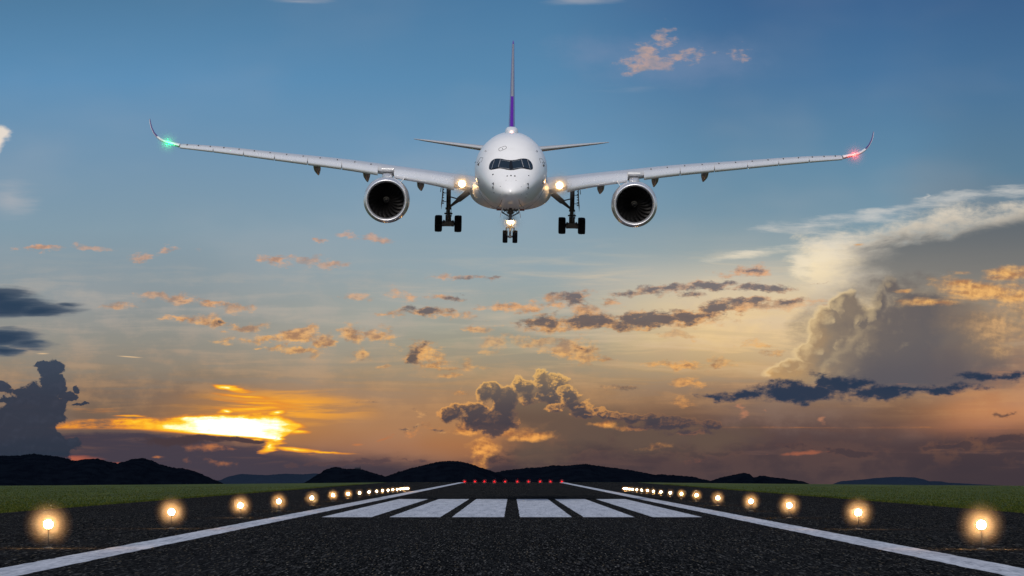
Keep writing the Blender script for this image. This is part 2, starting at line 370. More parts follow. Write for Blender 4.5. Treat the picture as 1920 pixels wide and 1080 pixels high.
# --- warm scattered puffs, thin = lit, thick = shaded
PU = [(1236, 112, 46, 17, .62), (1205, 124, 40, 8, .5), (1243, 72, 15, 16, .42), (1296, 98, 26, 7, .30), (1380, 101, 14, 7, .22), (1215, 94, 24, 10, .4),
      (75, 464, 36, 5, .62), (165, 463, 36, 5, .62), (268, 480, 24, 6, .42), (330, 468, 22, 4, .36),
      (520, 484, 34, 8, .6), (580, 488, 30, 8, .6), (614, 497, 38, 6, .55), (545, 496, 16, 4, .45), (655, 441, 16, 5, .45), (705, 447, 32, 5, .45), (597, 452, 10, 4, .45),
      (305, 556, 42, 8, .62), (350, 566, 28, 6, .52), (392, 570, 14, 5, .5), (420, 573, 14, 5, .45), (450, 575, 24, 7, .6), (220, 572, 20, 5, .4),
      (330, 598, 34, 6, .6), (380, 600, 28, 7, .6), (405, 599, 18, 9, .8), (440, 606, 20, 5, .5), (465, 612, 32, 6, .65), (420, 622, 13, 3, .5), (425, 643, 20, 4, .55),
      (500, 637, 46, 6, .6), (545, 633, 36, 12, .72), (573, 625, 24, 15, .76), (606, 632, 16, 15, .7), (595, 645, 14, 8, .6), (550, 658, 44, 8, .65), (485, 656, 9, 2, .4),
      (656, 623, 24, 17, .78), (705, 629, 20, 11, .65), (728, 629, 10, 9, .5), (680, 664, 20, 12, .78), (718, 690, 22, 3, .5),
      (670, 560, 32, 6, .62), (820, 558, 26, 5, .5), (755, 560, 26, 8, .28),
      (740, 592, 24, 8, .62), (840, 594, 30, 6, .6), (812, 686, 22, 6, .5), (825, 692, 28, 4, .55), (840, 702, 16, 3, .5), (795, 667, 36, 22, .55),
      (835, 520, 22, 4, .5), (970, 578, 38, 9, .7), (935, 579, 28, 6, .5), (1042, 563, 30, 10, .55), (1105, 582, 24, 11, .55), (1140, 567, 14, 9, .5),
      (1060, 660, 42, 18, .78), (1096, 665, 28, 18, .8), (1020, 645, 48, 9, .65), (970, 638, 18, 6, .5), (1125, 672, 30, 5, .5),
      (928, 645, 24, 10, .62), (915, 663, 16, 7, .6), (895, 620, 28, 6, .5), (870, 682, 14, 9, .6), (890, 687, 24, 5, .5), (950, 635, 14, 9, .5),
      (1275, 684, 54, 5, .62), (1345, 680, 20, 10, .6), (1290, 686, 30, 7, .5), (1420, 651, 28, 5, .45), (1455, 664, 28, 5, .4), (1410, 512, 44, 10, .72), (1370, 516, 40, 5, .42),
      (1292, 722, 36, 9, .6), (1280, 752, 14, 6, .4), (1160, 608, 160, 10, .62), (1300, 592, 70, 12, .6), (1060, 618, 60, 8, .6), (1470, 568, 52, 11, .7), (1400, 572, 50, 10, .6), (1270, 628, 40, 6, .45),
      (865, 735, 12, 4, .3), (800, 800, 12, 5, .3), (780, 815, 10, 6, .3)]
pf = g.blobs(PP, [(a, b, rx * 1.16, ry * 1.22, q) for a, b, rx, ry, q in PU])
pn = g.ma(g.sub(nS, .5), 0.5, g.ma(g.sub(nP, 0.5), 2.6, g.ma(g.sub(nA, 0.5), 1.3, g.ma(pf, 1.3, .20))))
plit = g.ramp(g.lr(V, 60, 860), [(0, lin(206, 168, 148)), (.45, lin(218, 166, 134)), (.62, lin(228, 172, 124)), (.74, lin(236, 180, 110)), (.85, lin(238, 168, 92)), (1., lin(222, 130, 70))])
psh = g.ramp(g.lr(V, 60, 860), [(0, lin(160, 148, 146)), (.45, lin(168, 142, 132)), (.62, lin(160, 124, 102)), (.8, lin(150, 110, 84)), (1., lin(110, 76, 66))])
pcol = g.mix(g.ss(relief, -.13, .10), psh, plit)
pcol = g.mix(g.ss(pn, .75, 1.35, 0, .8), pcol, psh)
nV = g.noise(g.v('MULTIPLY', P, (1 / 140., 1 / 60., 0)), 1.0, 2.0, .5)
c = g.mix(g.mul(g.ss(pn, 0.04, 0.85), g.mul(g.ss(nV, .28, .62, .45, .98), g.ss(V, 60, 500, .70, 1.0))), c, pcol)

DKL = [(850, 561, 28, 4, .6), (805, 587, 44, 7, .85), (780, 669, 26, 15, 1.0), (796, 648, 9, 4, .55), (880, 521, 36, 4, .72), (928, 523, 14, 4, .55), (400, 600, 9, 5, .4), (412, 599, 12, 5, .5),
       (1078, 558, 38, 13, .95), (1245, 543, 80, 7, .82, -6), (1330, 537, 62, 8, .95), (1430, 538, 76, 6, .9), (1180, 551, 36, 5, .55), (1300, 553, 28, 4, .5), (1520, 531, 34, 2, .5),
       (1020, 605, 36, 13, .85), (1110, 603, 80, 14, 1.15), (1210, 600, 100, 15, 1.25, -4), (1290, 592, 56, 14, 1.1, -8), (1345, 577, 60, 12, .95, -10), (1420, 564, 40, 7, .75), (1480, 563, 22, 5, .5), (1410, 508, 40, 5, .7),
       (785, 775, 18, 5, .6, 15), (785, 800, 12, 3, .6), (762, 806, 12, 3, .5), (820, 808, 10, 3, .4), (960, 634, 14, 3, .2), (655, 621, 9, 6, .45), (680, 660, 9, 5, .4), (1090, 660, 22, 6, .4), (700, 752, 10, 2, .2), (1160, 725, 30, 3, .2)]
dn = g.ma(g.sub(nS, .5), .6, g.ma(g.sub(nP, .5), 2.1, g.blobs(PP, [(q[0], q[1], q[2] * 1.12, q[3] * 1.38) + tuple(q[4:]) for q in DKL])))
dcol = g.ramp(g.lr(V, 480, 860), [(0, lin(120, 116, 122)), (.3, lin(104, 94, 94)), (.5, lin(98, 88, 86)), (.8, lin(86, 76, 80)), (1., lin(76, 66, 74))])
dedge = g.mix(g.ss(relief, -.10, .12), dcol, g.mix(g.ss(V, 500, 620), lin(196, 158, 132), lin(222, 164, 104)))
dcol = g.mix(g.ss(dn, .75, .34), dcol, dedge)
c = g.mix(g.ss(dn, -0.04, 0.55, 0, .94), c, dcol)

# --- cumulus in the middle
hz = g.ma(g.sub(nA, .5), .8, g.blobs(PW, [(1015, 768, 100, 56, 1.), (1080, 800, 140, 56, .9), (1010, 840, 90, 50, .7), (1220, 815, 160, 50, .8), (1330, 820, 120, 40, .7)]))
c = g.mix(g.ss(hz, -.1, .6, 0, .92), c, g.mix(g.ss(V, 710, 790), lin(128, 112, 94), lin(100, 82, 72)))
LB = g.ma(g.sub(nA, .5), 1.9, g.blobs(PW, [(868, 808, 50, 12, .8), (945, 806, 84, 20, 1.), (1000, 818, 66, 16, .9), (905, 838, 44, 36, .85), (940, 790, 70, 10, .5), (860, 800, 40, 10, .5), (900, 868, 34, 14, .4), (1180, 800, 40, 6, .4), (1230, 838, 60, 10, .35), (1120, 795, 34, 7, .5)]))
c = g.mix(g.ss(LB, .1, .75, 0, .92), c, g.mix(g.ss(relief, -.12, .12), lin(158, 100, 66), lin(250, 172, 86)))
CB = [(848, 776, 34, 18, .9), (885, 768, 32, 22, 1.), (902, 790, 50, 22, 1.1), (936, 785, 38, 26, 1.1), (942, 752, 30, 32, 1.1), (908, 738, 17, 20, .72), (932, 732, 18, 18, .8), (906, 803, 34, 13, .7), (955, 745, 18, 26, .7),
      (1014, 706, 20, 16, .85), (1012, 724, 24, 18, 1.), (985, 726, 24, 20, .95), (1046, 720, 24, 20, .9), (973, 713, 14, 12, .65), (1030, 738, 40, 18, .9), (1000, 742, 24, 12, .6), (1040, 738, 24, 20, .8),
      (1066, 750, 26, 20, .95), (1078, 762, 34, 14, .9), (1100, 776, 42, 13, .9), (1040, 766, 22, 9, .65), (1060, 735, 16, 12, .7), (1145, 781, 46, 9, .8), (1195, 786, 56, 10, .85), (1255, 796, 64, 12, .9), (1338, 796, 24, 10, .8), (1385, 772, 10, 16, .35), (1300, 812, 60, 8, .5)]
nK = g.noise(g.v('MULTIPLY', P, (1 / 34., 1 / 30., 0)), 1.0, 6.0, .58)
nKo = g.noise(g.v('MULTIPLY_ADD', P, (1 / 34., 1 / 30., 0), (-.14, -.24, 0)), 1.0, 6.0, .58)
nKc = g.noise(g.v('MULTIPLY', P, (1 / 36., 1 / 32., 0)), 1.0, 5.0, .58, color=True)
PK = g.v('MULTIPLY_ADD', nKc, (34, 28, 0), g.v('ADD', P, (-17, -14, 0)))
nF = g.noise(g.v('MULTIPLY', P, (1 / 13., 1 / 11., 0)), 1.0, 4.0, .6)
nFo = g.noise(g.v('MULTIPLY_ADD', P, (1 / 13., 1 / 11., 0), (-.16, -.26, 0)), 1.0, 4.0, .6)
kr = g.sub(nK, nKo)
kf = g.sub(nF, nFo)
def cumulus(lst, off, nz, nf):
    Pq = PK if off is None else g.v('ADD', PK, (off[0], off[1], 0))
    return g.mn(g.ma(g.sub(nf, .5), .55, g.ma(g.sub(nz, .5), 1.55, g.blobs(Pq, [(a, b, rx * .97, ry * .95, q) for a, b, rx, ry, q in lst]))), 1.0)
kc = g.ramp(g.lr(V, 690, 830), [(0, lin(140, 118, 94)), (.28, lin(102, 91, 86)), (.5, lin(82, 74, 77)), (.75, lin(68, 63, 71)), (1, lin(84, 70, 72))])
kl = g.ramp(g.lr(V, 690, 830), [(0, lin(254, 200, 112)), (.5, lin(246, 174, 92)), (1, lin(230, 142, 78))])
CB1 = [(1014, 704, 20, 17, .95), (1012, 722, 26, 20, 1.), (985, 724, 26, 22, .95), (1046, 718, 26, 22, .95), (973, 712, 15, 13, .7), (1030, 740, 46, 24, .9), (990, 745, 30, 16, .7)]
CB2 = [(848, 776, 36, 18, .95), (885, 768, 34, 22, 1.), (902, 790, 56, 22, 1.1), (936, 785, 40, 28, 1.1), (942, 750, 30, 34, 1.1), (908, 736, 18, 22, .8), (926, 732, 22, 20, .9), (906, 803, 36, 13, .7), (955, 745, 18, 28, .8), (925, 810, 30, 10, .6)]
CB3 = [(1066, 748, 26, 20, .95), (1080, 762, 36, 14, .9), (1100, 776, 44, 13, .9), (1040, 765, 24, 10, .75), (1060, 733, 17, 13, .75), (1145, 781, 50, 9, .85), (1195, 784, 60, 11, .9), (1255, 794, 70, 14, .95), (1338, 796, 28, 12, .95), (1300, 812, 60, 8, .5), (1210, 802, 50, 8, .5)]
for lst, wk in ((CB1, .62), (CB2, .14), (CB3, .50)):
    k0 = cumulus(lst, None, nK, nF); k1 = cumulus(lst, (-6, -10), nKo, nFo)
    dlt = g.sub(k0, k1)
    rim = g.mx(g.mul(g.ss(k0, .50, .12), g.ss(dlt, -.10, .20, .12, 1)), g.mul(g.mul(g.ss(dlt, .16, .60), g.ss(kf, -.10, .10, .30, 1.)), wk))
    rim = g.mul(rim, g.ss(U, 1250, 1080, .22, 1.))
    c = g.mix(g.ss(k0, 0.0, 0.34, 0, .97), c, g.mix(rim, kc, kl))

# --- navy clouds, nearest and unlit
NV = [(1500, 736, 122, 15, 1.), (1572, 722, 56, 18, .95), (1545, 716, 22, 12, .8), (1648, 736, 80, 14, .95), (1400, 743, 74, 7, .8), (1340, 743, 30, 4, .5), (1722, 730, 66, 7, .8), (1772, 731, 76, 9, .9), (1828, 708, 54, 8, .85), (1892, 706, 46, 7, .8), (1610, 724, 30, 12, .8), (1460, 724, 26, 8, .6)]
N1 = g.ma(g.sub(nP, .5), 1.3, g.ma(g.sub(nK, .5), 1.0, g.blobs(PP, [(a, b - 1, rx * 1.10, ry * 1.55, q) for a, b, rx, ry, q in NV])))
c = g.mix(g.ss(N1, .0, .55, 0, .97), c, g.mix(g.ss(N1, .7, .1, 0, .6), lin(38, 54, 76), lin(80, 78, 90)))
pinkb = g.ma(g.sub(nA, .5), 1.4, g.blobs(PS, [(1690, 719, 50, 6, .55), (1880, 698, 40, 3, .4), (1395, 778, 10, 20, .35), (1430, 768, 6, 12, .4), (1550, 785, 12, 14, .35), (1395, 762, 10, 14, .4)]))
c = g.mix(g.ss(pinkb, .15, .5, 0, .7), c, lin(190, 128, 96))
NL = [(20, 573, 100, 26, 1.), (80, 582, 80, 16, .8), (130, 570, 40, 6, .45), (-20, 560, 90, 22, .9)]
NL2 = [(0, 634, 92, 20, 1.), (50, 646, 62, 12, .7), (0, 660, 50, 14, .8)]
N2 = g.ma(g.sub(nS, .5), 1.2, g.blobs(PS, [(q[0], q[1], q[2] * 1.1, q[3] * 1.2, q[4]) for q in NL + NL2]))
c = g.mix(g.ss(N2, .02, .42, 0, .97), c, g.mix(g.ss(N2, .8, .05, 0, .8), lin(38, 60, 84), lin(98, 108, 120)))
TL = [(92, 692, 24, 20, 1.), (74, 684, 14, 10, .7), (108, 690, 16, 12, .7), (98, 722, 28, 26, 1.), (112, 712, 16, 12, .7), (64, 754, 52, 36, 1.1), (40, 735, 26, 14, .7), (40, 800, 72, 56, 1.2), (94, 770, 36, 28, .9), (128, 744, 20, 11, .7), (144, 732, 9, 9, .5), (0, 722, 22, 12, .7),
      (0, 750, 40, 6, .5), (150, 759, 22, 4, .6), (60, 840, 90, 40, 1.2), (0, 830, 60, 60, 1.)]
NT = g.ma(g.sub(nK, .5), 1.2, g.blobs(PK, TL))
tc_ = g.ramp(g.lr(V, 670, 870), [(0, lin(54, 67, 86)), (.4, lin(48, 56, 72)), (.75, lin(50, 56, 70)), (1, lin(38, 50, 66))])
tc_ = g.mix(g.ss(kr, -.02, .2, 0, .15), tc_, lin(74, 80, 98))
c = g.mix(g.ss(NT, .02, .16, 0, .96), c, tc_)
thin = g.blobs(P, [(243, 669, 30, 1.6, 1., 4), (80, 663, 16, 2, .8)])
c = g.mix(g.ss(thin, 0, .8, 0, .8), c, lin(232, 196, 150))

# --- painted window only where the dusk clouds stand; everywhere else the physical sky
win = g.mul(g.mul(g.ss(U, -2600, -300), g.ss(U, 4600, 2200)), g.mul(g.ss(V, -1700, -150), g.ss(d[1], 0.1, 0.4)))
nish = g.v('SCALE', sky.outputs[0]); 
sc_node = nish.node; sc_node.inputs['Scale'].default_value = SKY_STRENGTH
fin = g.mix(win, nish, c)
wt.links.new(fin, bg.inputs[0]); bg.inputs[1].default_value = 1.0
try:
    world.cycles.sampling_method = 'MANUAL'; world.cycles.sample_map_resolution = 1024
except Exception: pass

sl = bpy.data.lights.new('sun', 'SUN'); sl.energy = SUN_E = 2.0; sl.angle = R(10); sl.color = (1.0, .95, .88)
so = link(bpy.data.objects.new('sun', sl))
az, el = R(SUN_AZ), R(SUN_EL)
sd = Vector((math.sin(az) * math.cos(el), math.cos(az) * math.cos(el), math.sin(el)))   # towards the sun
so.rotation_euler = sd.to_track_quat('Z', 'Y').to_euler(); so.location = sd * 60 + Vector((0, 0, 40))

scene.view_settings.view_transform = 'Standard'; scene.view_settings.look = 'None'
scene.view_settings.exposure = 0; scene.view_settings.gamma = 1

# ------------------------------------------------------------------ camera
cd = bpy.data.cameras.new('camera'); cam = link(bpy.data.objects.new('camera', cd))
cam.location = (0, 0, H); cam.rotation_euler = (R(90), 0, 0)
cd.sensor_width = 36; cd.lens = 36 * F / 1920; cd.shift_y = (CY - 540) / 1920.
cd.clip_start = 0.5; cd.clip_end = 200000
scene.camera = cam
# ------------------------------------------------------------------ ground materials
def mat_grass():
    m = material('grass', rough=0.9, spec=0.1); g, b = nodes_of(m)
    p = g.new('ShaderNodeNewGeometry').outputs['Position']
    n1 = g.noise(g.v('MULTIPLY', p, (1 / 9., 1 / 45., 0)), 1.0, 6, .65)
    n2 = g.noise(g.v('MULTIPLY', p, (1 / .35, 1 / 5., 0)), 1.0, 4, .7)
    n3 = g.noise(g.v('MULTIPLY', p, (1 / 60., 1 / 160., 0)), 1.0, 3, .5)
    t = g.ma(g.sub(n2, .5), 1.1, g.ma(g.sub(n1, .5), .9, .5))
    c = g.ramp(t, [(0.1, lin(27, 34, 9)), (.38, lin(46, 56, 15)), (.6, lin(61, 71, 22)), (.85, lin(88, 92, 38))])
    c = g.mix(g.ss(n3, .5, .75, 0, .5), c, lin(86, 82, 46))
    g.nt.links.new(c, b.inputs['Base Color'])
    return m

def mat_asphalt():
    m = material('asphalt', rough=1.0, spec=0.0); g, b = nodes_of(m)
    p = g.new('ShaderNodeNewGeometry').outputs['Position']
    a = g.voro(g.v('MULTIPLY', p, (1 / .036, 1 / .62, 0)), 1.0, out='Color')
    a2 = g.voro(g.v('MULTIPLY', p, (1 / .075, 1 / 2.2, 0)), 1.0, out='Color')
    n = g.noise(g.v('MULTIPLY', p, (1 / .07, 1 / 1.2, 0)), 1.0, 5, .7)
    big = g.noise(g.v('MULTIPLY', p, (1 / 3.5, 1 / 60., 0)), 1.0, 4, .6)
    s = g.sep(a); s2 = g.sep(a2)
    # bitumen, crushed aggregate of several tones, a few pale chips
    c = g.ramp(g.ma(g.sub(n, .5), 1.3, g.mul(s[0], 1.0)), [(0., (.0022, .0026, .0032, 1)), (.45, (.0056, .0063, .0075, 1)), (.75, (.0125, .0135, .015, 1)), (1., (.032, .033, .034, 1))])
    c = g.mix(g.mul(g.ss(s[1], .955, .985), g.ss(n, .42, .6)), c, (.17, .165, .155, 1))
    c = g.mix(g.mul(g.ss(s[2], .965, .985), g.ss(n, .45, .6)), c, (.14, .115, .08, 1))
    c = g.mix(g.mul(g.ss(s2[1], .90, .98), g.ss(n, .42, .6)), c, (.06, .061, .064, 1))
    c = g.mix(g.ss(big, .4, .75, 0, .35), c, (.015, .0165, .019, 1), )
    g.nt.links.new(c, b.inputs['Base Color'])
    bp = g.new('ShaderNodeBump'); bp.inputs['Strength'].default_value = .5; bp.inputs['Distance'].default_value = .02
    g.nt.links.new(n, bp.inputs['Height']); g.nt.links.new(bp.outputs[0], b.inputs['Normal'])
    return m

def mat_paint():
    m = material('road_paint', rough=.9, spec=0.05); g, b = nodes_of(m)
    p = g.new('ShaderNodeNewGeometry').outputs['Position']
    n = g.noise(g.v('MULTIPLY', p, (1 / .11, 1 / 2.4, 0)), 1.0, 6, .7)
    n2 = g.noise(g.v('MULTIPLY', p, (1 / .6, 1 / 14., 0)), 1.0, 5, .65)
    v = g.voro(g.v('MULTIPLY', p, (1 / .06, 1 / 1.1, 0)), 1.0, out='Color')
    t = g.ma(g.sub(n2, .5), .5, n)
    c = g.ramp(t, [(.30, lin(110, 115, 125)), (.45, lin(148, 153, 164)), (.60, lin(174, 178, 188)), (.8, lin(196, 199, 207))])
    c = g.mix(g.mul(g.ss(g.sep(v)[0], .93, .97), g.ss(n, .5, .62)), c, (.03, .03, .034, 1))
    g.nt.links.new(c, b.inputs['Base Color'])
    return m

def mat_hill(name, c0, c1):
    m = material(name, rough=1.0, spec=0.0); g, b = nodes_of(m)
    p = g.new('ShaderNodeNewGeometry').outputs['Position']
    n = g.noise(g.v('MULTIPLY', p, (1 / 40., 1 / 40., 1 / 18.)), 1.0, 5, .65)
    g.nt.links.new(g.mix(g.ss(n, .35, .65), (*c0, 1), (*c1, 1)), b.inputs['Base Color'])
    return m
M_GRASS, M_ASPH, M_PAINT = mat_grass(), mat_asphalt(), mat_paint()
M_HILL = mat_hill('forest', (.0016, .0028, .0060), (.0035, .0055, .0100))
M_HILLF = mat_hill('haze_tinted_forest', (.012, .020, .036), (.015, .024, .042))  # haze of the distant air painted into the base colour

# ------------------------------------------------------------------ terrain: a flat airfield that falls away beyond a crest
Y_END = 1000.0
def crest(x):
    a = max(0.0, abs(x) - 34.0)
    return Y_END - 70.0 - 300.0 * (1 - math.exp(-(a / 60.0) ** 1.6)) + (70 if abs(x) < 34 else 70 * math.exp(-a / 8.0))
def ground_z(x, y):
    d = y - crest(x)
    if d <= 0: return 0.0
    return -min(700.0, 0.0075 * d * min(1.0, 0.15 + d / 120.0))
xs = sorted(set([-40000, -20000, -10000, -5000, -2500, -1200, -700, -450, -300, -220] + list(range(-180, 181, 6)) + [220, 300, 450, 700, 1200, 2500, 5000, 10000, 20000, 40000]))
ys = [-4000, -1000, -200, 0, 60, 120, 200, 300, 400, 480, 540, 560, 580] + list(range(590, 1130, 10)) + [1150, 1200, 1300, 1450, 1700, 2100, 3000, 5000, 8000, 12000, 20000, 40000, 70000]
mb = MB()
vs = [(x, y, ground_z(x, y)) for y in ys for x in xs]
n = len(xs)
mb.add(vs, [(j * n + i, j * n + i + 1, (j + 1) * n + i + 1, (j + 1) * n + i) for j in range(len(ys) - 1) for i in range(n - 1)])
tag(mb.build('ground', M_GRASS, smooth=True, angle=80, fix=False), 'flat green grass airfield on both sides of the dark runway', 'ground', kind='structure')

def sheet(name, x0, x1, y0, y1, z, mat, ny=1, jag=0.0):
    mb = MB(); vs = []
    for j in range(ny + 1):
        y = y0 + (y1 - y0) * j / ny
        vs += [(x0 + random.uniform(-jag, jag), y, z), (x1 + random.uniform(-jag, jag), y, z)]
    mb.add(vs, [(2 * j, 2 * j + 1, 2 * j + 3, 2 * j + 2) for j in range(ny)])
    return mb.build(name, mat, smooth=False, fix=False)
tag(sheet('runway', -30.3, 30.3, -150, Y_END - 4, .006, M_ASPH, 1150, .22), 'dark asphalt runway with speckled aggregate running to the horizon', 'runway', kind='structure')
for s, side in ((-1, 'left'), (1, 'right')):
    x = 12.1 * s
    tag(sheet('runway_edge_line', x - .66, x + .66, -100, Y_END - 8, .012, M_PAINT, 700, .035),
        'long white painted line along the %s edge of the runway' % side, 'road marking', 'white runway edge lines', 'structure')
names = {0: 'innermost', 1: 'middle', 2: 'outermost'}
for s, side in ((-1, 'left'), (1, 'right')):
    for k, (a, b) in enumerate(((.42, 3.22), (3.85, 6.58), (7.55, 10.2))):
        x0, x1 = sorted((a * s, b * s))
        tag(sheet('threshold_stripe', x0, x1, 219.5, 369, .012, M_PAINT, 60, .02),
            '%s of the three white threshold bars on the %s of the centre gap' % (names[k], side), 'road marking', 'white threshold bars', 'structure')

# grass blades: uneven fringe along the asphalt and over the near field
mb = MB()
def tuft(x, y, h):
    a = random.uniform(0, PI); w = .05 + h * .22
    dx, dy = math.cos(a) * w, math.sin(a) * w
    lx, ly = random.uniform(-.4, .4) * h, random.uniform(-.4, .4) * h
    mb.add([(x - dx, y - dy, -.01), (x + dx, y + dy, -.01), (x + lx, y + ly, h)], [(0, 1, 2)], random.choice((0, 0, 1, 2)))
for s in (-1, 1):
    for i in range(9000):
        y = 150 * (820 / 150.) ** random.random(); tuft(s * (30.2 + abs(random.gauss(0, .5))), y, random.uniform(.05, .16))
    for i in range(26000):
        y = 160 * (700 / 160.) ** random.random(); x = 30.4 + random.random() * (y * 1050 / F - 30)
        if x > 30.4: tuft(s * x, y, random.uniform(.03, .10))
def blade(name, c): return material(name, lin(*c), .9, spec=.1)
tag(mb.build('grass', [blade('blade', (52, 62, 18)), blade('blade_dark', (37, 47, 14)), blade('blade_dry', (74, 76, 32))], smooth=False, fix=False),
    'short mown grass blades growing on the airfield beside the asphalt', 'grass', kind='stuff')

# ------------------------------------------------------------------ hills
def hill(label, prof, dist, mat, tree=2.2, depth=900., seed=0, base=None):
    """prof: (px, py) ridge line points of a 1920 px frame at the given distance"""
    k = dist / F
    pts = [((px - CX) * k, H + (CY - py) * k) for px, py in prof]
    x0, x1 = pts[0][0], pts[-1][0]
    n = int((x1 - x0) / (k * .8))
    rows = [(-1.0, 0.), (-.8, .22), (-.55, .52), (-.3, .80), (-.12, .95), (0., 1.), (.15, .93), (.5, .55), (1., 0.)]
    zb = ground_z(0, dist) - 25
    def smooth_h(x):
        for (xa, za), (xb, zb_) in zip(pts, pts[1:]):
            if xa <= x <= xb:
                t = (x - xa) / max(1e-6, xb - xa); t = t * t * (3 - 2 * t) * .5 + t * .5
                return za + (zb_ - za) * t
        return pts[-1][1]
    mb = MB(); vs = []
    for (dy, f) in rows:
        for i in range(n + 1):
            x = x0 + (x1 - x0) * i / n
            zt = smooth_h(x)
            q = Vector((x / (k * 5.), dy * 9 + seed * 7.3, seed))
            nz = noise.noise(q) * .9 + noise.noise(q * 2.7) * .7 + abs(noise.noise(q * 6.1)) * .8
            w = (0.5 + .5 * noise.noise(Vector((x / (k * 60.), dy * 3, seed + 4.))))
            z = zb + (zt - zb) * (f if f == 1 else max(0., f * (1 + .10 * noise.noise(Vector((x / (k * 90), dy * 2, seed))))))
            if f > .3: z += nz * tree * k * (.45 + .8 * w)
            vs.append((x, dist + dy * depth + noise.noise(Vector((x / (k * 80), dy, seed + 9))) * depth * .12, z))
    m = n + 1
    mb.add(vs, [(j * m + i, j * m + i + 1, (j + 1) * m + i + 1, (j + 1) * m + i) for j in range(len(rows) - 1) for i in range(n)])
    return tag(mb.build('hill', mat, smooth=True, angle=180, fix=False), label, 'hill', 'wooded hills on the horizon', 'structure')
def z3(ox, pts): return [(ox + x / 3., 820 + y / 3.) for x, y in pts]
L = [(-60, 856), (-30, 852)] + z3(0, [(0, 103), (60, 105), (110, 102), (185, 92), (250, 100), (320, 107), (420, 132), (500, 122), (560, 122), (620, 137), (665, 148), (700, 138), (740, 122), (800, 117), (850, 130), (900, 152), (950, 165), (1000, 175), (1060, 182), (1110, 200), (1160, 220), (1210, 240), (1260, 262), (1320, 285)])
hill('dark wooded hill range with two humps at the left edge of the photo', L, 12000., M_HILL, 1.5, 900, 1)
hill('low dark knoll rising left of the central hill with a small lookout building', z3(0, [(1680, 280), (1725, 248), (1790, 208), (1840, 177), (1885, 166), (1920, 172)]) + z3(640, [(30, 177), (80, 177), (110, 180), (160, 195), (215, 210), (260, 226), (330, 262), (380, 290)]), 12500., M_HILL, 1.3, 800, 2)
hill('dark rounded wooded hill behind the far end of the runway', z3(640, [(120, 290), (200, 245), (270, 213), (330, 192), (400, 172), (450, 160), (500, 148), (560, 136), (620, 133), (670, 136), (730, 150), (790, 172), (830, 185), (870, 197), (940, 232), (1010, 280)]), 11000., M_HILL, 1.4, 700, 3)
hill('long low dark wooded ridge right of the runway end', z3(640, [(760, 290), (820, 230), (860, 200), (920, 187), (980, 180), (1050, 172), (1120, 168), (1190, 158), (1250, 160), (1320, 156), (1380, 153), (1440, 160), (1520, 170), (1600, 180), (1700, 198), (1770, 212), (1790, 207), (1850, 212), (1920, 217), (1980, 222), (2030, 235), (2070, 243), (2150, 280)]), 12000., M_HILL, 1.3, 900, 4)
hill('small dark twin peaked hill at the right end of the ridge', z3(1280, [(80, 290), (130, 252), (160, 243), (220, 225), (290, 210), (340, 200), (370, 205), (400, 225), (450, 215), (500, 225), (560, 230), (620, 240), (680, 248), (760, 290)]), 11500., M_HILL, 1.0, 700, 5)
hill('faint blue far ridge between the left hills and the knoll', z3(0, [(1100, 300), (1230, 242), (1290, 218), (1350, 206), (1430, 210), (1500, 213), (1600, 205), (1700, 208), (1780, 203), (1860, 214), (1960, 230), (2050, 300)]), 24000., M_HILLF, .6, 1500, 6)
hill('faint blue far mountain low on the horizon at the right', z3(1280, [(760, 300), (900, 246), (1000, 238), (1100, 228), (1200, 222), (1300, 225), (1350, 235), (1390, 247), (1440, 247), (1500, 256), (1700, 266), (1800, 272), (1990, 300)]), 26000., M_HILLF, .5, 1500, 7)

# lookout on the knoll: a low hall with a pitched roof and a slim spire
kd = 12500. / F
base_z = H + (CY - 880.5) * kd
lx = (672 - CX) * kd
M_DARK = material('dark_masonry', (.02, .022, .03), .9, spec=.1)
e = tag(empty('lookout_building', (lx, 12495, base_z - 4)), 'tiny lookout building with a slim spire on top of the low knoll', 'building')
mb = MB(); mb.box((-2 * kd, 0, 3), (9 * kd, 12, 8)); mb.build('hall', M_DARK, e, smooth=False)
mb = MB(); mb.loft([[Vector((x * kd, y, z)) for y, z in ((-7, 7), (7, 7), (0, 10.5))] for x in (-7, 3)]); mb.build('roof', M_DARK, e, smooth=False)
mb = MB(); mb.lathe([(0, 2.0), (6, 1.6), (9, 1.9), (10, 1.2), (17, .1)], (3.3 * kd, 0, 0), 'z', 10); mb.build('spire', M_DARK, e)

# ------------------------------------------------------------------ lamps
WARM = (1.0, .63, .30)
def lamp_mat(name, col, strength):
    """lit, light-passing lamp glass: emits and lets the light source inside shine through"""
    m = bpy.data.materials.new(name); m.use_nodes = True; nt = m.node_tree
    for n in list(nt.nodes): nt.nodes.remove(n)
    o = nt.nodes.new('ShaderNodeOutputMaterial'); a = nt.nodes.new('ShaderNodeAddShader')
    e = nt.nodes.new('ShaderNodeEmission'); t = nt.nodes.new('ShaderNodeBsdfTransparent')
    e.inputs[0].default_value = (*col, 1); e.inputs[1].default_value = strength
    nt.links.new(e.outputs[0], a.inputs[0]); nt.links.new(t.outputs[0], a.inputs[1]); nt.links.new(a.outputs[0], o.inputs[0])
    try: m.cycles.emission_sampling = 'NONE'
    except Exception: pass
    return m
def lamp_light(parent, loc, col, power, size, spot=None):
    l = bpy.data.lights.new('lamp_light', 'SPOT' if spot else 'POINT')
    l.energy = power; l.color = col; l.shadow_soft_size = size
    if spot: l.spot_size = R(spot); l.spot_blend = .6
    o = link(bpy.data.objects.new('lamp_light', l)); o.parent = parent; o.location = loc
    if spot: o.rotation_euler = (R(90), 0, R(180))      # shines along -y, ahead of the aircraft
    return o
M_GLOBE = lamp_mat('lamp_glow', (1.0, .84, .58), 16.)
M_RED = lamp_mat('red_lamp_glow', (1.0, .004, .006), 1.0)
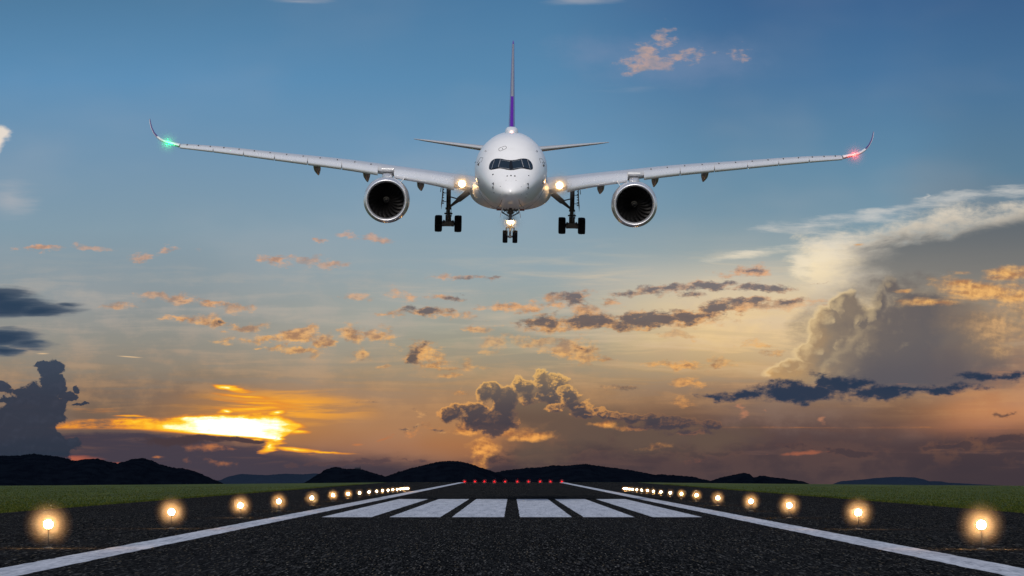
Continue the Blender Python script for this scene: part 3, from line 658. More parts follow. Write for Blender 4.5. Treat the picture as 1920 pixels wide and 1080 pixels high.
M_LAMPB = material('lamp_housing', (.02, .02, .02), .6)
M_STEM = material('lamp_stem', (.012, .012, .013), .8, spec=.2)
def ico(mb, c, r, sub=2, mi=0):
    bm = bmesh.new(); bmesh.ops.create_icosphere(bm, subdivisions=sub, radius=r)
    bm.verts.index_update()
    mb.add([v.co + Vector(c) for v in bm.verts], [[v.index for v in f.verts] for f in bm.faces], mi); bm.free()
    return mb
LAMP_HALO = []      # centres and radii of the added shells that imitate lens glow
def copy_tree(o):
    c = o.copy(); COL.objects.link(c)
    for ch in o.children:
        k = ch.copy(); COL.objects.link(k); k.parent = c; k.matrix_parent_inverse = ch.matrix_parent_inverse
    return c
def make_lamp(name, h, r, mg, col=(1.0, .47, .12), power=250.):
    e = empty(name)
    m = MB(); m.lathe([(0, .16), (.02, .16), (.03, .10), (.05, .07)], (0, 0, .006), 'z', 16, cap1=True); m.build('base', M_LAMPB, e)
    m = MB(); m.lathe([(.05, .018), (h - r * 1.2, .018), (h - r * 1.2, r * .32), (h - r * .9, r * .40)], (0, 0, .006), 'z', 12, cap1=True); m.build('stem', M_STEM, e)
    m = MB(); ico(m, (0, 0, h + .006), r, 2); m.build('globe', mg, e, fix=False)
    lamp_light(e, (0, 0, h + .006), col, power, .05)
    return e
left_px = [(90.7, 983), (321.7, 960), (450.7, 947.7), (522.7, 940), (584.7, 933.5), (624.3, 928.7), (653, 926), (674.3, 924.2), (692, 922.4), (706.3, 921), (717.3, 920), (727.7, 919), (736.7, 918.2), (744.7, 917.5), (750.7, 917), (756, 916.6), (761, 916.2), (765, 915.8)]
right_px = [(1840, 984.3), (1609.3, 961), (1480, 947.7), (1408, 940), (1346, 933.5), (1306, 928.7), (1277.7, 925.8), (1256.7, 924), (1239.3, 922.4), (1225, 921), (1214, 920), (1203, 919), (1194, 918.2), (1186, 917.5), (1180, 917), (1175, 916.6), (1170.7, 916.2)]
ordn = ['nearest', 'second', 'third', 'fourth', 'fifth', 'sixth', 'seventh', 'eighth', 'ninth', 'tenth', 'eleventh', 'twelfth', 'thirteenth', 'fourteenth', 'fifteenth', 'sixteenth', 'seventeenth', 'eighteenth']
proto = {}
for side, lst in (('left', left_px), ('right', right_px)):
    for i, (px, py) in enumerate(lst):
        t = min(1., i / 8.)
        h = round(.76 * (1 - t) + .36 * t, 2); r = .15 * (1 - t) + .10 * t
        if (h not in proto): e = proto[h] = make_lamp('runway_light', h, r, M_GLOBE)
        else: e = copy_tree(proto[h])
        y = (H - h - .006) * F / (py - CY); x = (px - CX) * y / F
        e.location = (x, y, 0)
        lab = ('%s warm white runway edge light in the %s row counted from the viewer' % (ordn[i], side)) if i else 'biggest and nearest glowing warm white runway light in the %s row' % side
        tag(e, lab, 'runway light', 'warm white runway edge lights')
        LAMP_HALO.append((Vector((x, y, h + .006)), h * 1.06))
red_px = [870.9, 890.5, 908.4, 926.9, 947, 970, 991, 1012.8, 1032, 1053.4]
for i, px in enumerate(red_px):
    if i == 0: e = pr = make_lamp('runway_end_light', .42, .15, M_RED, (1.0, .002, .003), 80.)
    else: e = copy_tree(pr)
    y = 890.; x = (px - CX) * y / F
    e.location = (x, y, 0)
    lab = ['leftmost red light of the row across the runway end', 'second red runway end light from the left of its row', 'third red runway end light from the left of its row', 'fourth red runway end light from the left of its row', 'red runway end light just left of the centre gap',
           'red runway end light just right of the centre gap', 'fourth red runway end light from the right of its row', 'third red runway end light from the right of its row', 'second red runway end light from the right of its row', 'rightmost red light of the row across the runway end'][i]
    tag(e, lab, 'runway light', 'red runway end lights')
    LAMP_HALO.append((Vector((x, y, .43)), .62))
# ------------------------------------------------------------------ airliner
# local frame: y = 0 at the nose tip and runs aft, x to the right seen from the front, z up
TILT, ROLL, PX0, PY0, D0, YP = 0.012, R(1.0), 958.0, 319.5, 334.0, 8.0
def inv(px, py, y):
    """local (x, z) of a point seen at px, py of a 1920 px frame whose local y is known"""
    s = F / (D0 + y - YP)
    xa, za = (px - PX0) / s, (PY0 - py) / s
    return xa * math.cos(ROLL) - za * math.sin(ROLL), xa * math.sin(ROLL) + za * math.cos(ROLL) - TILT * (y - YP)
def ip(px, py, y):
    x, z = inv(px, py, y); return Vector((x, y, z))
def interp(tab, t):
    """monotone cubic through (t, v) pairs"""
    if t <= tab[0][0]: return tab[0][1]
    if t >= tab[-1][0]: return tab[-1][1]
    ds = [(b[1] - a[1]) / (b[0] - a[0]) for a, b in zip(tab, tab[1:])]
    def sl(i):
        if i == 0: return ds[0]
        if i == len(tab) - 1: return ds[-1]
        a, b = ds[i - 1], ds[i]
        return 0 if a * b <= 0 else 2 * a * b / (a + b)
    for i in range(len(tab) - 1):
        if tab[i][0] <= t <= tab[i + 1][0]:
            h = tab[i + 1][0] - tab[i][0]; u = (t - tab[i][0]) / h
            return ((1 + 2 * u) * (1 - u) ** 2 * tab[i][1] + u * (1 - u) ** 2 * h * sl(i) + u * u * (3 - 2 * u) * tab[i + 1][1] + u * u * (u - 1) * h * sl(i + 1))

def mat_paint_white(name, col, rough, metal=0.0, coat=.6, seams=False):
    m = material(name, col, rough, metal=metal, coat=coat); g, b = nodes_of(m)
    p = g.new('ShaderNodeTexCoord').outputs['Object']
    n = g.noise(g.v('MULTIPLY', p, (.9, .35, 1.6)), 1.0, 5, .6)
    n2 = g.noise(g.v('MULTIPLY', p, (6., .7, 6.)), 1.0, 4, .6)
    c = g.mix(g.ss(n, .45, .75, 0, .35), (*col, 1), (col[0] * .86, col[1] * .85, col[2] * .83, 1))
    c = g.mix(g.ss(n2, .62, .8, 0, .25), c, (col[0] * .7, col[1] * .68, col[2] * .64, 1))
    g.nt.links.new(c, b.inputs['Base Color'])
    g.nt.links.new(g.ma(g.sub(n, .5), .16, rough), b.inputs['Roughness'])
    return m
M_WHITE = mat_paint_white('white_paint', (.82, .80, .785), .32, coat=.16)
M_BELLY = mat_paint_white('belly_paint', (.66, .64, .62), .5, coat=0.)
M_TAILG = mat_paint_white('tail_grey', (.40, .39, .39), .4, coat=.2)
M_FINLE = material('fin_leading_edge', (.42, .41, .43), .4, metal=.6)
M_WING = mat_paint_white('wing_paint', (.52, .52, .53), .36, .1, .25)
M_SLAT = mat_paint_white('slat_paint', (.76, .76, .77), .28, .3, .3)
M_SILVER = material('bare_metal', (.82, .82, .84), .42, metal=.75)
M_NAC = mat_paint_white('nacelle_paint', (.62, .62, .64), .26, .35, .4)
M_PURPLE = material('purple_paint', lin(92, 26, 150), .25, coat=.5)
M_MAUVE = material('mauve_paint', lin(78, 40, 110), .3, coat=.4)
M_BLACK = material('black_mask', (.008, .008, .01), .35)
M_GLASS = material('cockpit_glass', (.012, .02, .028), .05, coat=.6)
M_LINE = material('panel_gap', (.05, .05, .055), .7, spec=.2)
M_FAIR = material('fairing_grey', (.30, .28, .26), .45)
M_TYRE = material('tyre_rubber', (.008, .008, .009), .85, spec=.15)
M_HUB = material('wheel_hub', (.20, .19, .18), .5, metal=.5)
M_GEAR = material('gear_steel', (.09, .08, .07), .5, metal=.4)
M_GEARL = material('gear_light_grey', (.36, .34, .32), .45, metal=.3)
M_BAY = material('gear_door_edge', (.16, .05, .035), .6)
M_DUCT = material('intake_duct', (.05, .05, .055), .5, metal=.4)
M_FAN = material('fan_titanium', (.018, .017, .017), .38, metal=.6)
M_DARKIN = material('engine_interior', (.004, .004, .005), .8, spec=.1)
M_SPIN = material('spinner_black', (.006, .006, .007), .7, spec=.1)
M_SPIRAL = material('spiral_white', (.07, .065, .05), .7, spec=.1)
M_LAND = lamp_mat('landing_lamp', (1.0, .84, .58), 14.)
M_GREEN = lamp_mat('green_lamp', (.0, .45, .13), 1.0)
M_REDN = lamp_mat('red_lamp', (1.0, .04, .03), .9)
M_BEAC = material('beacon_lamp', (1, .5, .4), .3, emit=(1.0, .35, .25), strength=3.)

A = empty('airliner')
tag(A, 'white twin engine passenger jet with purple tail flying head-on with landing gear down', 'airliner')
FUS = [  # y, top, bottom, half width, height of widest point
    (0.0, -1.62, -1.66, .02, -1.64), (.12, -1.40, -1.88, .32, -1.63), (.35, -1.20, -2.05, .58, -1.60), (.8, -.88, -2.27, .94, -1.52), (1.4, -.52, -2.46, 1.28, -1.38), (2.0, -.20, -2.61, 1.56, -1.22), (2.6, .10, -2.73, 1.79, -1.04),
    (3.2, .46, -2.83, 1.99, -.86), (4.0, 1.00, -2.92, 2.22, -.66), (5.0, 1.66, -2.99, 2.46, -.44), (6.2, 2.28, -3.03, 2.68, -.24), (7.6, 2.74, -3.05, 2.85, -.10), (9.2, 2.98, -3.05, 2.95, -.02), (11., 3.05, -3.05, 2.98, 0), (42., 3.05, -3.05, 2.98, 0),
    (47., 3.03, -2.45, 2.86, .2), (52., 2.94, -1.40, 2.45, .7), (57., 2.76, -.2, 1.85, 1.2), (62., 2.46, .9, 1.05, 1.65), (65.5, 2.15, 1.55, .35, 1.85)]
def fus_ring(y, n=96):
    zt, zb, w, zc = (interp([(r[0], r[k]) for r in FUS], y) for k in (1, 2, 3, 4))
    ring = []
    for j in range(n):
        t = 2 * PI * j / n; c, s = math.cos(t), math.sin(t)
        ring.append(Vector((w * c, y, zc + s * ((zt - zc) if s > 0 else (zc - zb)))))
    return ring
ysf = [0, .02, .05, .12, .22, .35, .55, .8] + [1 + .25 * k for k in range(45)] + [13 + 2.9 * k for k in range(10)] + [42 + .9 * k for k in range(27)]
mb = MB(); mb.loft([fus_ring(y) for y in ysf])
fuselage = mb.build('fuselage', M_WHITE, A, angle=80)
bvh = BVHTree.FromPolygons([Vector(v) for v in mb.v], mb.f)
def on_nose(px, py, off=.012):
    y = 3.5
    for _ in range(4):
        x, z = inv(px, py, y)
        hit, nrm, _i, _d = bvh.ray_cast(Vector((x, -10, z)), Vector((0, 1, 0)))
        if hit is None: return Vector((x, y, z))
        y = hit.y
    if nrm.y > 0: nrm = -nrm
    return hit + nrm * off
def zp(p): return (860 + p[0] / 4.154, 220 + p[1] / 4.154)       # from my 4.154x enlargement of the nose
def poly_at(pl, t):
    ls = [math.dist(a, b) for a, b in zip(pl, pl[1:])]; T = sum(ls); d = t * T
    for a, b, l in zip(pl, pl[1:], ls):
        if d <= l + 1e-9: return (a[0] + (b[0] - a[0]) * d / l, a[1] + (b[1] - a[1]) * d / l)
        d -= l
    return pl[-1]
def patch(name, top, bot, mat, off, n=24, m=6, parent=A):
    """skin patch between two polylines (enlargement pixels), laid on the nose and given an edge"""
    mb = MB(); vs = []; k = (n + 1) * (m + 1)
    for o in (off, -.03):
        for i in range(n + 1):
            a, b = poly_at(top, i / n), poly_at(bot, i / n)
            for j in range(m + 1):
                u = j / m; vs.append(on_nose(*zp((a[0] + (b[0] - a[0]) * u, a[1] + (b[1] - a[1]) * u)), o))
    fs = [(i * (m + 1) + j, (i + 1) * (m + 1) + j, (i + 1) * (m + 1) + j + 1, i * (m + 1) + j + 1) for i in range(n) for j in range(m)]
    bd = [(i, 0) for i in range(n + 1)] + [(n, j) for j in range(1, m + 1)] + [(i, m) for i in range(n - 1, -1, -1)] + [(0, j) for j in range(m - 1, 0, -1)]
    ids = [i * (m + 1) + j for i, j in bd]
    fs += [(a, b, b + k, a + k) for a, b in zip(ids, ids[1:] + ids[:1])]
    mb.add(vs, fs); return mb.build(name, mat, parent, angle=50)
mid = 407.
def mir(pl): return [(2 * mid - x, y) for x, y in reversed(pl)]
tl = [(236, 398), (239, 372), (252, 346), (272, 329), (296, 322), (330, 323), (370, 331), (407, 335)]
bl = [(236, 398), (242, 407), (256, 409), (285, 404), (318, 399), (345, 402), (378, 409), (407, 412)]
def smooth_pl(pl, k=6):
    out = []
    for i in range(len(pl) - 1):
        a, b, c_, d_ = pl[max(0, i - 1)], pl[i], pl[i + 1], pl[min(len(pl) - 1, i + 2)]
        for j in range(k):
            t = j / k
            out.append(tuple(.5 * (2 * b[m] + (c_[m] - a[m]) * t + (2 * a[m] - 5 * b[m] + 4 * c_[m] - d_[m]) * t * t + (3 * b[m] - a[m] - 3 * c_[m] + d_[m]) * t ** 3) for m in (0, 1)))
    return out + [pl[-1]]
tl, bl = smooth_pl(tl), smooth_pl(bl)
mask = patch('windscreen_mask', tl + mir(tl)[1:], bl + mir(bl)[1:], M_BLACK, .012, 56, 6)
for f in (lambda q: q, mir):
    patch('cockpit_window', f([(331, 333), (362, 338), (399, 343)]), f([(314, 390), (352, 396), (396, 402)]), M_GLASS, .024, 10, 6)
    patch('cockpit_window', f([(284, 331), (304, 328), (323, 331)]), f([(262, 401), (284, 397), (305, 389)]), M_GLASS, .024, 8, 6)
    patch('cockpit_window', f([(248, 360), (261, 343), (276, 334)]), f([(243, 402), (248, 403), (255, 402)]), M_GLASS, .024, 6, 6)
def surf_line(mb, pts, w, off=.01, close=False, mi=0):
    if close: pts = pts + pts[:1]
    P3 = []
    for a, b in zip(pts, pts[1:]):
        n = max(1, int(math.dist(a, b) / 6))
        P3 += [on_nose(*zp((a[0] + (b[0] - a[0]) * i / n, a[1] + (b[1] - a[1]) * i / n)), off) for i in range(n)]
    P3.append(on_nose(*zp(pts[-1]), off))
    mb.tube(P3, w, 6, mi)
# white window posts and wipers
mb = MB()
for f in (lambda q: q, mir):
    surf_line(mb, f([(326, 331), (309, 391)]), .020, .03); surf_line(mb, f([(280, 331), (258, 403)]), .014, .03)
    surf_line(mb, f([(331, 334), (362, 339), (399, 344)]), .010, .026); surf_line(mb, f([(316, 391), (352, 397), (396, 403)]), .012, .026)
mb.build('window_frame', M_NAC, mask)
mb = MB()
surf_line(mb, [(398, 404), (396, 385), (400, 352)], .022, .05); surf_line(mb, [(424, 410), (418, 385), (414, 352)], .022, .05)
mb.build('wiper', M_BLACK, mask)
# escape hatch, radome gaps, vents and probes
mb = MB(); surf_line(mb, [(312, 246), (322, 238), (362, 225), (371, 230), (372, 240), (362, 248), (324, 263), (314, 260)], .018, .004, True)
surf_line(mb, [(341, 243), (342, 249)], .03, .004)
mb.build('escape_hatch', M_LINE, A)
mb = MB()
surf_line(mb, [(337, 640), (328, 668), (310, 694), (296, 704)], .016, .004); surf_line(mb, [(468, 640), (474, 668), (492, 696), (508, 706)], .016, .004)
surf_line(mb, [(128, 455), (150, 560), (190, 630), (240, 680), (300, 712)], .012, .003); surf_line(mb, [(684, 455), (664, 560), (624, 634), (570, 684), (515, 714)], .012, .003)
mb.build('radome_gap', M_LINE, A)
mb = MB()
for (x, y, w) in ((378, 458, .07), (407, 455, .08), (437, 458, .08), (369, 490, .035), (446, 491, .035), (268, 446, .08), (545, 454, .06), (325, 538, .04), (324, 598, .035), (487, 541, .03), (487, 600, .03),
                  (276, 586, .05), (531, 596, .05), (523, 626, .04)):
    mb = MB(); ico(mb, on_nose(*zp((x, y)), 0), w, 1); mb.build('sensor', M_LINE, A)
for (x, y) in ((272, 515), (270, 543), (537, 518), (538, 546)):
    mb = MB(); surf_line(mb, [(x - 7, y), (x, y + 1), (x + 2, y - 5), (x + 3, y + 12)], .028, .05); mb.build('probe', M_LINE, A)
for (x, y) in ((207, 262), (214, 266), (606, 262), (612, 268), (130, 350), (150, 350), (164, 352), (654, 352), (668, 356)):
    mb = MB(); surf_line(mb, [(x - 4, y + 5), (x + 4, y - 5)], .016, .01); mb.build('vent', M_LINE, A)
# cabin doors on both flanks
def on_side(s, y, z, off):
    hit, nrm, _i, _d = bvh.ray_cast(Vector((s * 10, y, z)), Vector((-s, 0, 0)))
    return hit + Vector((s * off, 0, 0))
for s in (-1, 1):
    mb = MB(); o = [(6.0, -1.0), (5.85, -.7), (5.85, .7), (6.0, 1.0), (6.9, 1.0), (7.05, .7), (7.05, -.7), (6.9, -1.0), (6.0, -1.0)]
    mb.tube([on_side(s, y, z, .004) for y, z in o], .018, 6); ico(mb, on_side(s, 6.45, .45, 0), .11, 2)
    mb.build('cabin_door', M_LINE, A)

# wing-body fairing
mb = MB(); rings = []
for k in range(28):
    y = 14 + k * 1.05; t = (y - 14) / 28.35
    f = math.sin(PI * min(1, max(0, t))) ** .55 if 0 < t < 1 else 0
    w = 2.2 + 1.38 * f; zb = -2.6 - 1.06 * f; ring = []
    for j in range(64):
        a = 2 * PI * j / 64; c, s = math.cos(a), math.sin(a)
        e = 2 / 2.5
        ring.append(Vector((w * math.copysign(abs(c) ** e, c), y, -1.7 + (math.copysign(abs(s) ** e, s)) * (1.2 if s > 0 else (-1.7 - zb)))))
    rings.append(ring)
mb.loft(rings); mb.build('belly_fairing', M_BELLY, A, angle=80)
# aerial dome and beacon on the crown
mb = MB(); rings = []
for k in range(17):
    t = k / 16; f = math.sin(PI * t) ** .45 if 0 < t < 1 else .03
    rings.append([Vector((.56 * f * math.copysign(abs(math.cos(a)) ** .7, math.cos(a)), 12.5 + 6 * t, 2.95 + .60 * f * max(-.3, math.copysign(abs(math.sin(a)) ** .7, math.sin(a))))) for a in [2 * PI * j / 24 for j in range(24)]])
mb.loft(rings); mb.build('antenna_dome', M_WHITE, A, angle=80)
mb = MB(); mb.lathe([(0, .13), (.10, .12), (.18, .07), (.2, .01)], (0, 11.6, 3.03), 'z', 16, cap1=True)
bc = mb.build('beacon_light', M_BEAC, A)

# ---- wings
def y_le(x): return 19.5 + (abs(x) - 3) * .70
WS = [(336, 278.2, 269), (400, 285.8, 273.2), (457, 293.2, 278.6), (515, 301, 285), (577, 309.4, 291), (641, 318.1, 297.5), (710, 329, 306.5), (738, 334, 310.6), (790, 343, 317.5), (853, 357.2, 326.5), (885, 367.5, 330.5), (905, 374, 334)]
ST = []
for px, pl, pu in WS:
    y = 30.
    for _ in range(6): x, zl = inv(px, pl, y); y = y_le(x)
    zu = inv(px, pu, y + 2)[1]
    ST.append((-x, zl, zu))
ST.sort()
def wz(x): return interp([(a, b) for a, b, c in ST], x), interp([(a, c) for a, b, c in ST], x)
def chord(x): return interp([(2, 14.), (4, 12.6), (10.5, 8.6), (20, 5.4), (29.6, 2.9)], x)
UP = [(0, .42), (.006, .56), (.02, .70), (.05, .81), (.10, .90), (.2, .98), (.35, 1.0), (.6, .9), (.85, .68), (1, .5)]
LO = [(1, .47), (.8, .36), (.5, .2), (.3, .12), (.12, .13), (.04, .2), (.012, .30)]
def wing_sec(x, s):
    zl, zu = wz(x); c = chord(x)
    return [Vector((s * x, y_le(x) + f * c, zl + q * (zu - zl))) for f, q in UP + LO]
SL = [(.62, .84), (.30, .79), (.02, .68), (-.20, .53), (-.33, .36), (-.36, .20), (-.30, .07), (-.16, .0), (.0, -.01), (.14, .04), (.0, .18), (-.06, .34), (.06, .52), (.3, .70)]
def slat_sec(x, s):
    zl, zu = wz(x); L = min(1.15, chord(x) * .16)
    return [Vector((s * x, y_le(x) + f * L, zl + q * (zu - zl))) for f, q in SL]
pxb = [337.5, 400, 457, 515, 577, 641, 709]
def px2x(px):
    return interp(sorted((p, -a) for p, (a, b, c) in zip([w[0] for w in WS], reversed(ST))), px) * -1
for s, side in ((-1, 'left'), (1, 'right')):
    mb = MB()
    xsn = [2.0, 2.6, 3.2, 4, 5, 6, 7, 8, 9, 10, 11, 12.5, 14, 16, 18, 20, 22, 24, 26, 28, 29.3]
    mb.loft([wing_sec(x, s) for x in xsn])
    for px in (351, 372, 394, 419.6, 448, 476.5, 506, 537, 568, 599.6, 632, 664.6, 695):
        x = px2x(px); zl, zu = wz(x); L = min(1.15, chord(x) * .16)
        mb.box((s * x, y_le(x) + .50 * L, zl + .84 * (zu - zl)), (.085, .34, .13), 1)
    wing = mb.build('wing', [M_WING, M_LINE], A, angle=40)
    # slats, each its own panel
    gap = .035
    bounds = [(px2x(b) + gap, px2x(a) - gap) for a, b in zip(pxb, pxb[1:])] + [(px2x(852) + gap, px2x(739))]
    for x0, x1 in bounds:
        n = 8; mb = MB(); mb.loft([slat_sec(x0 + (x1 - x0) * i / n, s) for i in range(n + 1)]); mb.build('slat', M_SLAT, wing, angle=45)
    # flap track fairings: canoe bodies drooping aft
    for px, pt, pb_ in ((590.5, 313, 328.5), (683.5, 324.5, 341.5), (785.5, 344, 357.8)):
        x = px2x(px); c = chord(x); ya = y_le(x) + c * .62; yb = ya + 3.4
        z1 = inv(PX0 - (PX0 - px), pb_, yb)[1]; z0 = inv(px, pt, ya)[1] - .05
        mb = MB(); rings = []
        for k in range(15):
            t = k / 14; w = .31 * min(1, math.sin(PI / 2 * min(1, t / .24)) ** .6 + .02) * (1 if t < .42 else ((1 - t) / .58) ** .8) + .006
            yy_ = ya - 1.4 + (yb - ya + 1.4) * t; zz = z0 + .12 + (z1 - z0 - .12) * max(0, (t - .24) / .76)
            rings.append([Vector((s * x + w * math.cos(a), yy_, zz + w * 1.25 * math.sin(a))) for a in [2 * PI * j / 16 for j in range(16)]])
        mb.loft(rings); mb.build('flap_track_fairing', M_FAIR, wing, angle=60)
    # blended, upswept wing tip
    tip = [(336, 273.6, 37.9, 2.75, .19), (322, 269.6, 38.6, 2.45, .15), (309, 266.2, 39.4, 2.1, .13), (301, 262.2, 40.1, 1.8, .12), (294.5, 257, 40.9, 1.55, .105), (288.5, 249.5, 41.9, 1.25, .09), (284.2, 240, 42.9, 1.0, .08), (282.2, 231.5, 43.7, .8, .07), (281.4, 223.5, 44.5, .5, .05)]
    P3 = []
    for px, py, y, c, th in tip:
        x, z = inv(px, py, y); P3.append(Vector((-s * x if s > 0 else x, y, z)))
    if s > 0: P3 = [Vector((abs(p.x), p.y, p.z)) for p in P3]
    rings = []
    for i, (p, q) in enumerate(zip(P3, tip)):
        d = P3[min(i + 1, len(P3) - 1)] - P3[max(0, i - 1)]; d.y = 0; d.normalize()
        nrm = Vector((-d.z, 0, d.x)) * (1 if s > 0 else -1)      # towards the fuselage / up
        c, th = q[3], q[4]
        rings.append([p + Vector((0, f * c, 0)) + nrm * (h * th) for f, h in ((0, 0), (.04, .55), (.15, .9), (.4, 1.), (.7, .65), (1, .05), (.7, -.55), (.4, -.9), (.15, -.8), (.04, -.5))])
    mb = MB(); mb.loft(rings)
    for i in range(len(mb.f)):
        ri, j = divmod(i, 10)
        if ri >= 4 and j in (0, 1, 2, 3, 4) and ri < 8: mb.m[i] = 1
    wl = mb.build('winglet', [M_WHITE, M_MAUVE], wing, angle=60)
    mb = MB(); q = (P3[1] + P3[2]) / 2
    mb.loft([[p + Vector((0, -.10 + .12 * abs(t), 0)) + Vector((0, .10 * math.cos(a), .085 * math.sin(a))) * (1 - .5 * abs(t)) for a in [2 * PI * j / 10 for j in range(10)]] for t, p in ((-1, q + (P3[1] - q) * .75), (-.5, q + (P3[1] - q) * .38), (0, q), (.5, q + (P3[2] - q) * .38), (1, q + (P3[2] - q) * .75))])
    mb.build('navigation_light', M_GREEN if s < 0 else M_REDN, wing, fix=True)
    A_lights = (q + Vector((0, -.12, 0)), 'g' if s < 0 else 'r')
    globals().setdefault('NAV', []).append(A_lights)
    lamp_light(wing, q + Vector((0, -.40, 0)), (.0, 1., .28) if s < 0 else (1., .03, .02), 75., .06)
    # landing lamp let into the wing root
    lp = ip(866.0, 344.5, 20.0); lp.x = s * abs(lp.x)
    mb = MB(); mb.lathe([(.60, .36), (0, .34), (-.10, .32), (-.12, .30), (-.09, .285), (.06, .26)], lp, 'y', 24, 0)
    hs = mb.build('landing_light_housing', M_SILVER, wing)
    mb = MB(); mb.lathe([(.05, .262), (.01, .24), (-.03, .14), (-.04, .01)], lp, 'y', 20, cap1=True); mb.build('landing_light', M_LAND, wing)
    globals().setdefault('LAND', []).append(lp + Vector((0, -.12, 0)))
    lamp_light(wing, lp + Vector((0, -.30, 0)), (1.0, .56, .18), 330., .1, spot=160)

    # ---- engine under this wing
    ex, ez = inv(724, 375.3, 21.5); ex = s * 10.55; ey = 21.3
    C = Vector((ex, ey, ez))
    mb = MB(); mb.lathe([(.22, 1.822), (.40, 1.872), (.6, 1.915), (1.0, 1.955), (1.8, 1.975), (3.0, 1.94), (4.2, 1.78), (5.4, 1.52), (5.5, 1.47), (5.3, 1.40)], C, 'y', 96)
    mb.lathe([(5.2, 1.15), (6.2, .95), (7.2, .62), (7.25, .4), (8.2, .05)], C, 'y', 48, 1)
    eng = mb.build('engine', [M_NAC, M_FAIR], A, angle=50)
    mb = MB(); mb.lathe([(.22, 1.822), (.12, 1.785), (.04, 1.74), (.0, 1.70), (.005, 1.665), (.04, 1.63), (.12, 1.59), (.26, 1.555), (.46, 1.53)], C, 'y', 96); mb.build('intake_lip', M_SILVER, eng, angle=80)
    mb = MB(); mb.lathe([(.46, 1.53), (.7, 1.505), (1.0, 1.50), (1.6, 1.51)], C, 'y', 96); mb.build('intake_duct', M_DUCT, eng)
    mb = MB(); NB = 22
    for k in range(NB):
        rings = []
        for i in range(9):
            t = i / 8; r = .30 + t * 1.19
            th = 2 * PI * k / NB + s * 0 + .50 * t * t - .22 * t       # swept blade
            wdt = .17 + .19 * t; stag = .55 + .52 * t                   # half chord and stagger
            ro = Vector((math.cos(th), 0, math.sin(th))); tg = Vector((-math.sin(th), 0, math.cos(th)))
            ax = Vector((0, math.cos(stag), 0)) + tg * math.sin(stag)
            nn = Vector((0, -math.sin(stag), 0)) + tg * math.cos(stag)
            p = C + Vector((0, 1.25, 0)) + ro * r
            rings.append([p + ax * (wdt * a) + nn * (.014 * b + .03 * (a * a)) for a, b in ((-1, 0), (-.4, 1), (.4, 1), (1, 0), (.4, -1), (-.4, -1))])
        mb.loft(rings)
    mb.lathe([(1.75, 1.52), (1.75, .01)], C, 'y', 48, 1)
    mb.build('fan', [M_FAN, M_DARKIN], eng, angle=60)
    mb = MB(); prof = [(.72, .01), (.75, .06), (.86, .16), (1.0, .245), (1.15, .31), (1.3, .34)]
    mb.lathe(prof, C, 'y', 32, cap0=True)
    sv = []
    for k in range(61):
        t = k / 60; a = 2 * PI * 1.35 * t + .6; r = .07 + .19 * t; yv = interp([(b, a_) for a_, b in prof], r)
        r2 = r + .026
        for rr in (r, r2):
            sv.append(C + Vector((rr * math.cos(a), interp([(b, a_) for a_, b in prof], rr) - .012, rr * math.sin(a))))
    mb.add(sv, [(2 * i, 2 * i + 1, 2 * i + 3, 2 * i + 2) for i in range(60)], 1)
    mb.build('spinner', [M_SPIN, M_SPIRAL], eng, angle=60)
    # pylon and nacelle strake
    zl, zu = wz(10.55); yl = y_le(10.55)
    mb = MB(); rings = []
    for (yy_, z0, z1, w) in ((ey + .9, ez + 1.86, ez + 1.98, .10), (ey + 1.3, ez + 1.80, ez + 2.22, .34), (ey + 2.2, ez + 1.7, zl + .18 * (zu - zl), .44), (yl + .1, ez + 1.6, zl + .45 * (zu - zl), .46), (yl + 1.5, ez + 1.4, zl + .3 * (zu - zl), .42), (yl + 4.5, ez + 1.3, zl + .2 * (zu - zl), .2)):
        zc, hh = (z0 + z1) / 2, (z1 - z0) / 2 + .02
        rings.append([Vector((ex + w * math.copysign(abs(math.cos(a)) ** .6, math.cos(a)), yy_, zc + hh * math.copysign(abs(math.sin(a)) ** .6, math.sin(a)))) for a in [2 * PI * j / 20 for j in range(20)]])
    mb.loft(rings)
    # rounded knuckle where the pylon meets the leading edge, with the slat gap either side
    mb.loft([[Vector((ex + dx, yl - .18 + .42 * math.cos(a), zl + .62 * (zu - zl) + .24 * math.sin(a))) for a in [2 * PI * j / 16 for j in range(16)]] for dx in (-.52, -.47, .47, .52)], 1)
    mb.build('pylon', [M_NAC, M_WING], eng, angle=50)
    a0 = R(52) if s < 0 else R(128)
    ro = Vector((math.cos(a0), 0, math.sin(a0))); tg = Vector((-math.sin(a0), 0, math.cos(a0)))
    mb = MB(); mb.prism([C + ro * 1.93 + Vector((0, 1.2, 0)) - tg * .02, C + ro * 2.42 + Vector((0, 2.1, 0)) - tg * .02, C + ro * 2.40 + Vector((0, 2.7, 0)) - tg * .02, C + ro * 1.9 + Vector((0, 2.9, 0)) - tg * .02], tg * .04); mb.build('strake', M_WHITE, eng, smooth=False)

    # ---- main landing gear
    gx = s * 5.42; gy = 33.0
    z_ax = inv(841, 419, gy)[1]; z_top = inv(841, 352, gy)[1]
    T_ = Vector((gx, gy, z_top)); B_ = Vector((gx, gy, z_ax))
    mb = MB()
    mb.tube([T_ + Vector((0, 0, .3)), B_ + Vector((0, 0, 1.35)), B_ + Vector((0, 0, 1.3))], [.20, .20, .25], 16)
    mb.tube([B_ + Vector((0, 0, 1.3)), B_ + Vector((0, 0, .75))], .16, 14)
    mb.lathe([(-.07, .30), (.07, .30)], B_ + Vector((0, 0, .88)), 'z', 14, 0, True, True)
    mb.box(B_ + Vector((0, 0, .88)), (.72, .16, .12))
    mb.lathe([(-.09, .27), (.09, .27)], B_ + Vector((0, 0, 1.32)), 'z', 14, 0, True, True)
